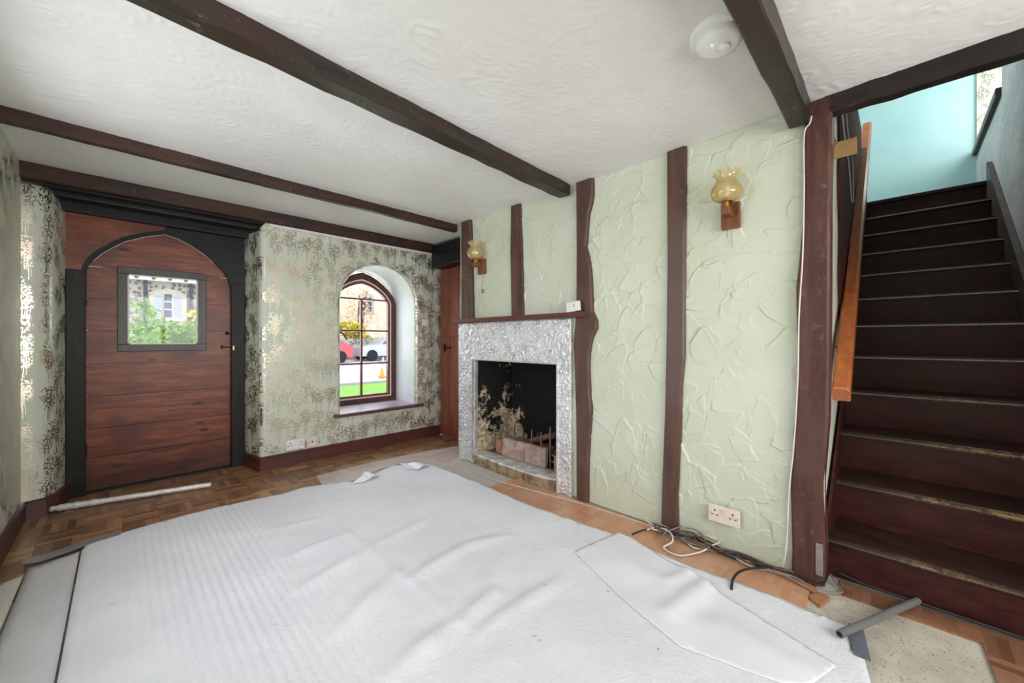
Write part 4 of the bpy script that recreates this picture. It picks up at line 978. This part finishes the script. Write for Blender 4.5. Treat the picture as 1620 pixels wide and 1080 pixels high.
# grey tape along the edge
tp = px([(34, 893), (60, 890), (110, 873), (150, 858), (192, 846), (185, 840), (120, 861), (75, 876), (40, 884)], .014)
v, f = cdt(tp, .03, lambda x, y: np.full_like(x, .0155)); o = obj('tape_band', v, f, M['tape']); thick(o, .002); tag(o, 'torn grey tape along the far left edge of the underlay', 'tape')
# smooth paper sheet on top
sp = px([(909, 869), (979, 837), (1000, 847), (1050, 878), (1088, 899), (1127, 926), (1175, 954), (1250, 1000), (1326, 1047), (1283, 1080), (1246, 1080), (1160, 1048), (1075, 1017), (990, 948)], .03)
sw = [(W(*a, z=0).to_2d(), W(*b, z=0).to_2d(), w, h) for a, b, w, h in (((1060, 975), (1115, 935), .045, .017), ((1000, 900), (1050, 930), .06, .009), ((1060, 925), (1110, 905), .03, .010), ((1120, 925), (1330, 1048), .016, .013), ((1085, 900), (1125, 928), .03, .02), ((1150, 1000), (1250, 1060), .06, .012))]
def paperh(x, y):
    z = sheeth(x, y)+.006
    for a, b, w, h in sw:
        d = b-a; L = d.length; d = d/L; t = np.clip(((x-a.x)*d.x+(y-a.y)*d.y)/L, 0, 1)
        z += h*np.exp(-(np.hypot(x-(a.x+d.x*t*L), y-(a.y+d.y*t*L))/w)**2)
    return z
v, f = cdt(sp, .014, paperh); o = obj('paper_sheet', v, f, M['smooth'], None, True); thick(o, .0012, 1)
tag(o, 'smooth white plastic-like sheet folded over the right edge of the underlay', 'sheet')
# torn flaps at the far edge
for pts, lab in (([(556, 763), (577, 748), (602, 751), (575, 760)], 'small white torn scrap curling up at the far edge of the underlay, nearer the door'), ([(632, 731), (682, 734), (660, 741), (642, 740)], 'small white torn scrap at the far corner of the underlay, nearer the fireplace')):
    P = px(pts, .03); c = sum((Vector(p) for p in P), Vector((0, 0)))/4
    v, f = cdt(P, .02, lambda x, y: .021+.016*np.clip(np.sin((x-c.x)*30), 0, 1)); o = obj('torn_scrap', v, f, M['smooth']); thick(o, .003); tag(o, lab, 'scrap', 'torn scraps at the far edge of the underlay')
# ---------------------------------------------------------------- foil pole
A, B = W(80, 806, z=.02), W(334, 767, z=.02); rnd = random.Random(3); path = []; rad = []
for i in range(60):
    t = i/59; p = A.lerp(B, t); path.append((p.x, p.y, .024+rnd.uniform(-.001, .001))); rad.append((.021 if t < .25 else .0175)*(.8 if i < 3 else 1)+rnd.uniform(-.0022, .0022)*(1.2 if t < .3 else .2))
o = MB().tube(path, rad, 12).build('foil_wrapped_pole', M['foil'], None, True); tag(o, 'long thin silvery white pole lying on the parquet in front of the door', 'pole')
# grey pipe + dark offcut
A, B = W(1328, 1020, z=.0), W(1452, 957, z=.0); d = (B-A).normalized(); n = Vector((-d.y, d.x, 0)); A.z, B.z = .038, .018
mb = MB(); rings = []; seg = 20; n = Vector((-d.y, d.x, 0)); u2 = Vector((0, 0, 1))
for (P, r_) in ((A+d*.004, .009), (A, .009), (A, .013), (B, .013), (B, .009), (B-d*.004, .009)):
    rings.append([P+n*math.cos(2*math.pi*k/seg)*r_+u2*math.sin(2*math.pi*k/seg)*r_ for k in range(seg)])
loft(mb, rings, True); mb.f = [f for f in mb.f]; mb.f.append(tuple(range(seg))); mb.f.append(tuple(len(mb.v)-seg+k for k in range(seg)))
no = len(mb.v)
pp = empty('grey_pipe', ((A+B)/2)*1.); tag(pp, 'short grey plastic pipe lying on the bare screed near the stairs', 'pipe')
mb.build('pipe_body', M['pipe'], pp)
MB().tube([A-d*.0004, A+d*.0005], .0088, 16).build('hollow_bore', M['darkhole'], pp)
oc = px([(1342, 985), (1366, 996), (1378, 1046), (1351, 1034)], 0.02); v, f = cdt(oc, .03, lambda x, y: np.full_like(x, .0185)); o = obj('slate_offcut', v, f, M['slate']); thick(o, .003); tag(o, 'dark grey pointed offcut under the grey pipe', 'offcut')
# parquet block and batten
def plankpx(name, pts, z0, z1, mat, lab, cat): o = slab(name, px(pts, z1), z0, z1, mat); return tag(o, lab, cat)
plankpx('parquet_block', [(1280, 943), (1296, 936), (1313, 944), (1297, 957)], -.006, .006, M['block'], 'single loose orange parquet block on the screed near the thick post', 'parquet block')
plankpx('wood_batten', [(1236, 905), (1244, 903), (1292, 925), (1290, 936)], .001, .012, M['block'], 'thin wooden batten lying under the cables by the thick post', 'batten')

# ================================================================ CABLES
def cable(pts, r, mat, lab, grp='cables along the foot of the wall', n=8, name='cable'):
    o = MB().tube(smoothpath(pts, n), r, 8).build(name, M[mat]); o.data.polygons.foreach_set('use_smooth', [True]*len(o.data.polygons)); return tag(o, lab, 'cable', grp)
def fp3(l, dz=0.): return [tuple(W(u, v, z=z)) if len(t) == 3 else None for t in l for (u, v, z) in [t]]
cable(fp3([(733, 722, .0), (742, 733, .0), (758, 748, .0), (785, 760, .004), (815, 768, .004), (870, 783, .004), (905, 792, .004), (950, 806, .004), (1000, 822, .004), (1040, 836, .006)]), .0028, 'cable_white', 'thin pale cable trailing from the hearth corner along the wall', 'cables along the foot of the wall')
rc = random.Random(12)
base = [(1.00, 2.15), (.92, 2.15), (.82, 2.15), (.72, 2.15), (.62, 2.155), (.52, 2.15), (.42, 2.14), (.34, 2.12)]
names = [('cable_black', .0045, 'thick black cable in the bundle along the wall, lying closest to the skirting'), ('cable_grey', .004, 'grey cable in the bundle below the power socket'), ('cable_black', .0035, 'thin black cable winding through the bundle below the power socket'), ('cable_brown', .0038, 'brown cable in the bundle below the power socket'), ('cable_white', .0035, 'pale flat cable in the bundle, kinked beside the near socket'), ('cable_grey', .003, 'thin grey cable on top of the bundle'), ('cable_brown', .003, 'thin brown cable crossing the bundle'), ('cable_black', .003, 'fine black cable looping over the bundle')]
for i, (mt, r_, lab) in enumerate(names):
    ph = rc.uniform(0, 6); pts = []
    y = 1.02-rc.uniform(0, .06)
    while y > (.30 if i % 2 else .42):
        amp = .016+.018*math.sin(math.pi*min(1, max(0, (1.05-y)/.5))); pts.append((2.132+amp*math.sin(y*(14+3*i)+ph)-.005*i, y, .009+.0095*(i % 4)+.008*(1+math.sin(y*17+ph))*(.4+.6*(y > .7)))); y -= .045
    cable(pts, r_*1.25, mt, lab)
cable(fp3([(1023, 838, .01), (1040, 834, .03), (1060, 842, .05), (1064, 856, .04), (1050, 866, .012), (1068, 877, .008), (1085, 878, .01), (1110, 872, .02), (1126, 863, .035), (1138, 856, .03), (1120, 848, .04), (1090, 838, .04)]), .0042, 'cable_white', 'pale loop of cable curling out from the bundle onto the parquet')
cable(fp3([(1078, 832, .05), (1062, 838, .05), (1050, 846, .03), (1054, 862, .012), (1070, 876, .006), (1098, 876, .006), (1112, 866, .02), (1115, 850, .05), (1100, 838, .06), (1085, 834, .06)]), .004, 'cable_grey', 'grey loop of cable beside the pale loop')
cable(fp3([(1000, 845, .004), (1018, 838, .006), (1040, 837, .012), (1060, 840, .02), (1090, 850, .02), (1110, 852, .02)]), .004, 'cable_black', 'black cable end reaching left from the bundle onto the parquet')
cable(fp3([(1240, 903, .01), (1220, 898, .02), (1195, 898, .03), (1172, 903, .035), (1160, 915, .03), (1157, 933, .018)]), .0055, 'cable_black', 'thick black cable end arching over the parquet towards the underlay')
cable(fp3([(1030, 824, .02), (1022, 818, .05), (1026, 826, .03), (1040, 833, .03), (1062, 838, .04)]), .003, 'cable_white', 'thin white wire end curling up against the brown post')
cable([W(1284, 183, X=2.155), W(1281, 195, X=2.155), W(1272, 215, X=2.158), W(1272, 300, X=2.158), W(1270, 400, X=2.158), W(1264, 500, X=2.158), W(1262, 600, X=2.158), W(1256, 700, X=2.158), W(1248, 780, X=2.155), W(1245, 850, X=2.15), W(1240, 888, X=2.14), W(1232, 901, z=.012), W(1218, 903, z=.012), (2.13, .50, .02)], .0032, 'cable_white', 'white cable running down the green wall beside the thick post', 'cables along the foot of the wall')
cable(fp3([(1240, 902, .02), (1270, 915, .02), (1296, 926, .02), (1305, 918, .02), (1309, 905, .03), (1300, 897, .04)]), .005, 'cable_black', 'black cable bending round the foot of the thick post')
cable(fp3([(1200, 886, .012), (1245, 912, .016), (1290, 934, .008), (1325, 938, .004), (1332, 934, .004), (1322, 922, .006), (1314, 908, .02)]), .004, 'cable_grey', 'dark grey cable loop on the floor at the foot of the stairs')
cable([(2.283, .2, .03), (2.279, .12, .018), (2.279, .0, .016), (2.279, -.15, .014), (2.281, -.3, .012), (2.281, -.6, .012)], .006, 'cable_black', 'black cable running along the base of the lowest stair riser')

# ================================================================ OUTSIDE
GZ = -.15
def g(name, x0, x1, y0, y1, z, mat): return struct(MB().box(x0, x1, y0, y1, z-.1, z).build(name, mat))
g('floor_lawn', -20, 14, 4.4, 10.5, GZ, M['grass'])
lw = bpy.data.objects['floor_lawn']
g('floor_path', 2, 30, 10.5, 11, GZ+.01, M['kerb']); g('floor_road', -20, 40, 10.6, 22.4, GZ-.02, M['road']); g('floor_pavement', -20, 40, 22.4, 26, GZ+.02, M['pavement'])
def house(x0, x1, Y, ztop, mat, label, wins, extras):
    h = empty('stone_house', ((x0+x1)/2, Y, GZ)); tag(h, label, 'house', 'houses across the road')
    MB().box(x0, x1, Y, Y+6, GZ, ztop).build('wall', mat, h)
    for (cx, zb, w_, hh, cur, lights) in wins:
        fr = MB()
        ring = [(cx-w_/2-.16, Y, zb-.2), (cx-w_/2-.16, Y, zb+hh+.05), (cx, Y, zb+hh+.3), (cx+w_/2+.16, Y, zb+hh+.05), (cx+w_/2+.16, Y, zb-.2)]
        fr.prism(ring, (0, -.05, 0), (0, .02, 0)); o = fr.build('window_surround', M['limestone'], h)
        n = lights; pw = w_/n
        for k in range(n):
            a = cx-w_/2+k*pw+.05; b = a+pw-.1; 
            MB().box(a, b, Y-.07, Y-.051, zb, zb+hh-(.1 if (k in (0, n-1) and n > 1) else 0)).build('pane', M['curtain'] if (cur and k != n//2) else M['winglass'], o)
            for j in range(1, 3):
                MB().box(a, b, Y-.08, Y-.071, zb+hh*j/3-.02, zb+hh*j/3+.02).build('glazing_bar', M['whitepaint'], o) if not (cur and k != n//2) else None
    extras(h); return h
def ex1(h):
    MB().box(-9, 6.0, 25.6, 26, 3.95, 5.2).build('eaves_board', M['whitepaint'], h)
    for k in range(22): MB().box(-8+k*.6, -7.86+k*.6, 25.5, 25.6, 4.0, 4.3).build('rafter_end', M['drain'], h)
    MB().tube([(.79, 25.85, GZ), (.79, 25.85, 4.5)], .07, 8).build('drainpipe', M['drain'], h); MB().tube([(2.5, 25.85, GZ), (2.5, 25.85, 4.5)], .07, 8).build('drainpipe', M['drain'], h)
    MB().prism([(-9, 25.4, 5.2), (-9, 32.2, 5.2), (-9, 29, 9)], (0, 0, 0), (15.4, 0, 0)).build('roof', M['tiles'], h)
house(-9, 6.2, 26, 5.2, M['rubble'], 'flint cottage with a stone mullioned window seen through the door pane', [(1.62, 2.2, 1.12, 1.15, True, 3), (-4, 2.2, 1.5, 1.1, True, 3)], ex1)
def ex2(h):
    for x in (9.75, 10.15): MB().tube([(x, 26.85, GZ+1), (x, 26.85, 9)], .07, 8).build('drainpipe', M['drain'], h)
    MB().prism([(7.5, 26.6, 9), (7.5, 33.2, 9), (7.5, 30, 12.5)], (0, 0, 0), (17, 0, 0)).build('roof', M['tiles'], h)
house(7.6, 24, 27, 9, M['stucco'], 'tall cream house with drainpipes seen through the arched window', [(8.95, 2.6, .9, 1.9, False, 1), (12.3, 3.1, .8, 1.1, False, 2), (15.5, 3.0, .8, 1.2, False, 2)], ex2)
def foliage(name, c, rx, ry, rz, n, mat, lab, cat, trunk=False, seed=0, s=.11):
    rnd = random.Random(seed); mb = MB()
    cl = [(rnd.uniform(-.8, .8)*rx, rnd.uniform(-.8, .8)*ry, rnd.uniform(-.75, .75)*rz, rnd.uniform(.3, .55)) for _ in range(14)]
    for _ in range(n):
        a = rnd.choice(cl); d = Vector((rnd.gauss(0, 1), rnd.gauss(0, 1), rnd.gauss(0, 1))).normalized()*rnd.uniform(.6, 1)
        p = Vector((c[0]+a[0]+d.x*a[3]*rx, c[1]+a[1]+d.y*a[3]*ry, c[2]+a[2]+d.z*a[3]*rz))
        q = Matrix.Rotation(rnd.uniform(0, 6.3), 3, Vector((rnd.gauss(0, 1), rnd.gauss(0, 1), rnd.gauss(0, 1))).normalized()); k = s*rnd.uniform(.6, 1.3)
        mb.add([p+q@Vector(w) for w in ((-k, 0, 0), (0, -k*.5, .02), (k, 0, 0), (0, k*.5, .02))], [(0, 1, 2, 3)])
    e = empty(name, (c[0], c[1], GZ)); tag(e, lab, cat); mb.build('foliage', M[mat], e)
    st_ = MB()
    for k in range(4):
        b = cl[k]; st_.tube([(c[0]+.05*k, c[1], GZ), (c[0]+b[0]*.4, c[1]+b[1]*.4, (GZ+c[2])/2), (c[0]+b[0], c[1]+b[1], c[2]+b[2])], [.06, .045, .02], 6)
    st_.build('stem', M['bark'], e)
foliage('garden_bush', (-.1, 12.6, .85), 1.0, .6, 1.15, 2600, 'leaf_green', 'green leafy bush filling the left of the door pane', 'bush', seed=1, s=.075)
foliage('garden_bush', (1.0, 14.9, .9), 1.0, .6, .95, 2600, 'leaf_green', 'green leafy bush filling the right of the door pane', 'bush', seed=2, s=.08)
foliage('garden_bush', (2.25, 17.4, 1.1), .9, .7, 1.0, 900, 'leaf_yellow', 'yellow-green bush at the far right edge of the door pane', 'bush', seed=3)
foliage('small_tree', (13.9, 24.3, 3.0), 1.0, .8, 1.7, 1500, 'leaf_autumn', 'yellowing small tree at the right of the arched window view', 'tree', seed=4, s=.16)
foliage('climbing_shrub', (11.2, 25.9, 3.1), 1.0, .5, 2.2, 260, 'leaf_autumn', 'sparse orange shrub against the cream house wall', 'shrub', seed=5, s=.12)
foliage('wall_shrub', (9.7, 24.2, 1.4), 1.6, .5, .8, 1400, 'leaf_yellow', 'bright yellow-green shrub above the low stone wall', 'shrub', seed=6, s=.14)
o = MB().box(8.5, 22, 23.6, 24.0, GZ, 1.15).build('garden_wall', M['rubble']); tag(o, 'low grey stone garden wall across the road', 'wall')
def car(x, y, L, mat, lab):
    e = empty('parked_car', (x, y, GZ)); tag(e, lab, 'car', 'cars parked across the road')
    prof = [(-.5, .28), (-.5, .75), (-.42, .88), (-.2, .95), (-.08, 1.38), (.22, 1.42), (.42, 1.0), (.5, .9), (.5, .28)]
    mb = MB().prism([(x+a*L, y, GZ+b) for a, b in prof], (0, -.8, 0), (0, .8, 0)); mb.build('body', mat, e)
    MB().prism([(x+a*L, y, GZ+b) for a, b in [(-.17, .97), (-.07, 1.32), (.2, 1.35), (.36, 1.0)]], (0, -.83, 0), (0, -.81, 0)).build('side_window', M['winglass'], e)
    for sx in (-.32, .32):
        for sy in (-.72, .72):
            MB().tube([(x+sx*L, y+sy-.12, GZ+.32), (x+sx*L, y+sy+.12, GZ+.32)], .32, 18).build('wheel', M['tyre'], e)
car(6.9, 21.6, 3.7, M['car_red'], 'red car parked at the left edge of the arched window view')
car(11.4, 22.3, 3.9, M['car_grey'], 'silver grey car parked by the stone wall across the road')
def cone(x, y, s, lab, mat):
    e = MB().box(x-.2*s, x+.2*s, y-.2*s, y+.2*s, GZ, GZ+.05).lathe([(.17*s, .05), (.12*s, .25*s), (.08*s, .45*s), (.05*s, .6*s), (0, .62*s)], (x, y, GZ), 16).build('road_marker', M[mat]); tag(e, lab, 'road marker')
cone(5.95, 11.9, .5, 'small orange marker standing on the pale road', 'orange')
cone(9.3, 18.5, .6, 'small cream cone on the road near the parked grey car', 'limestone')
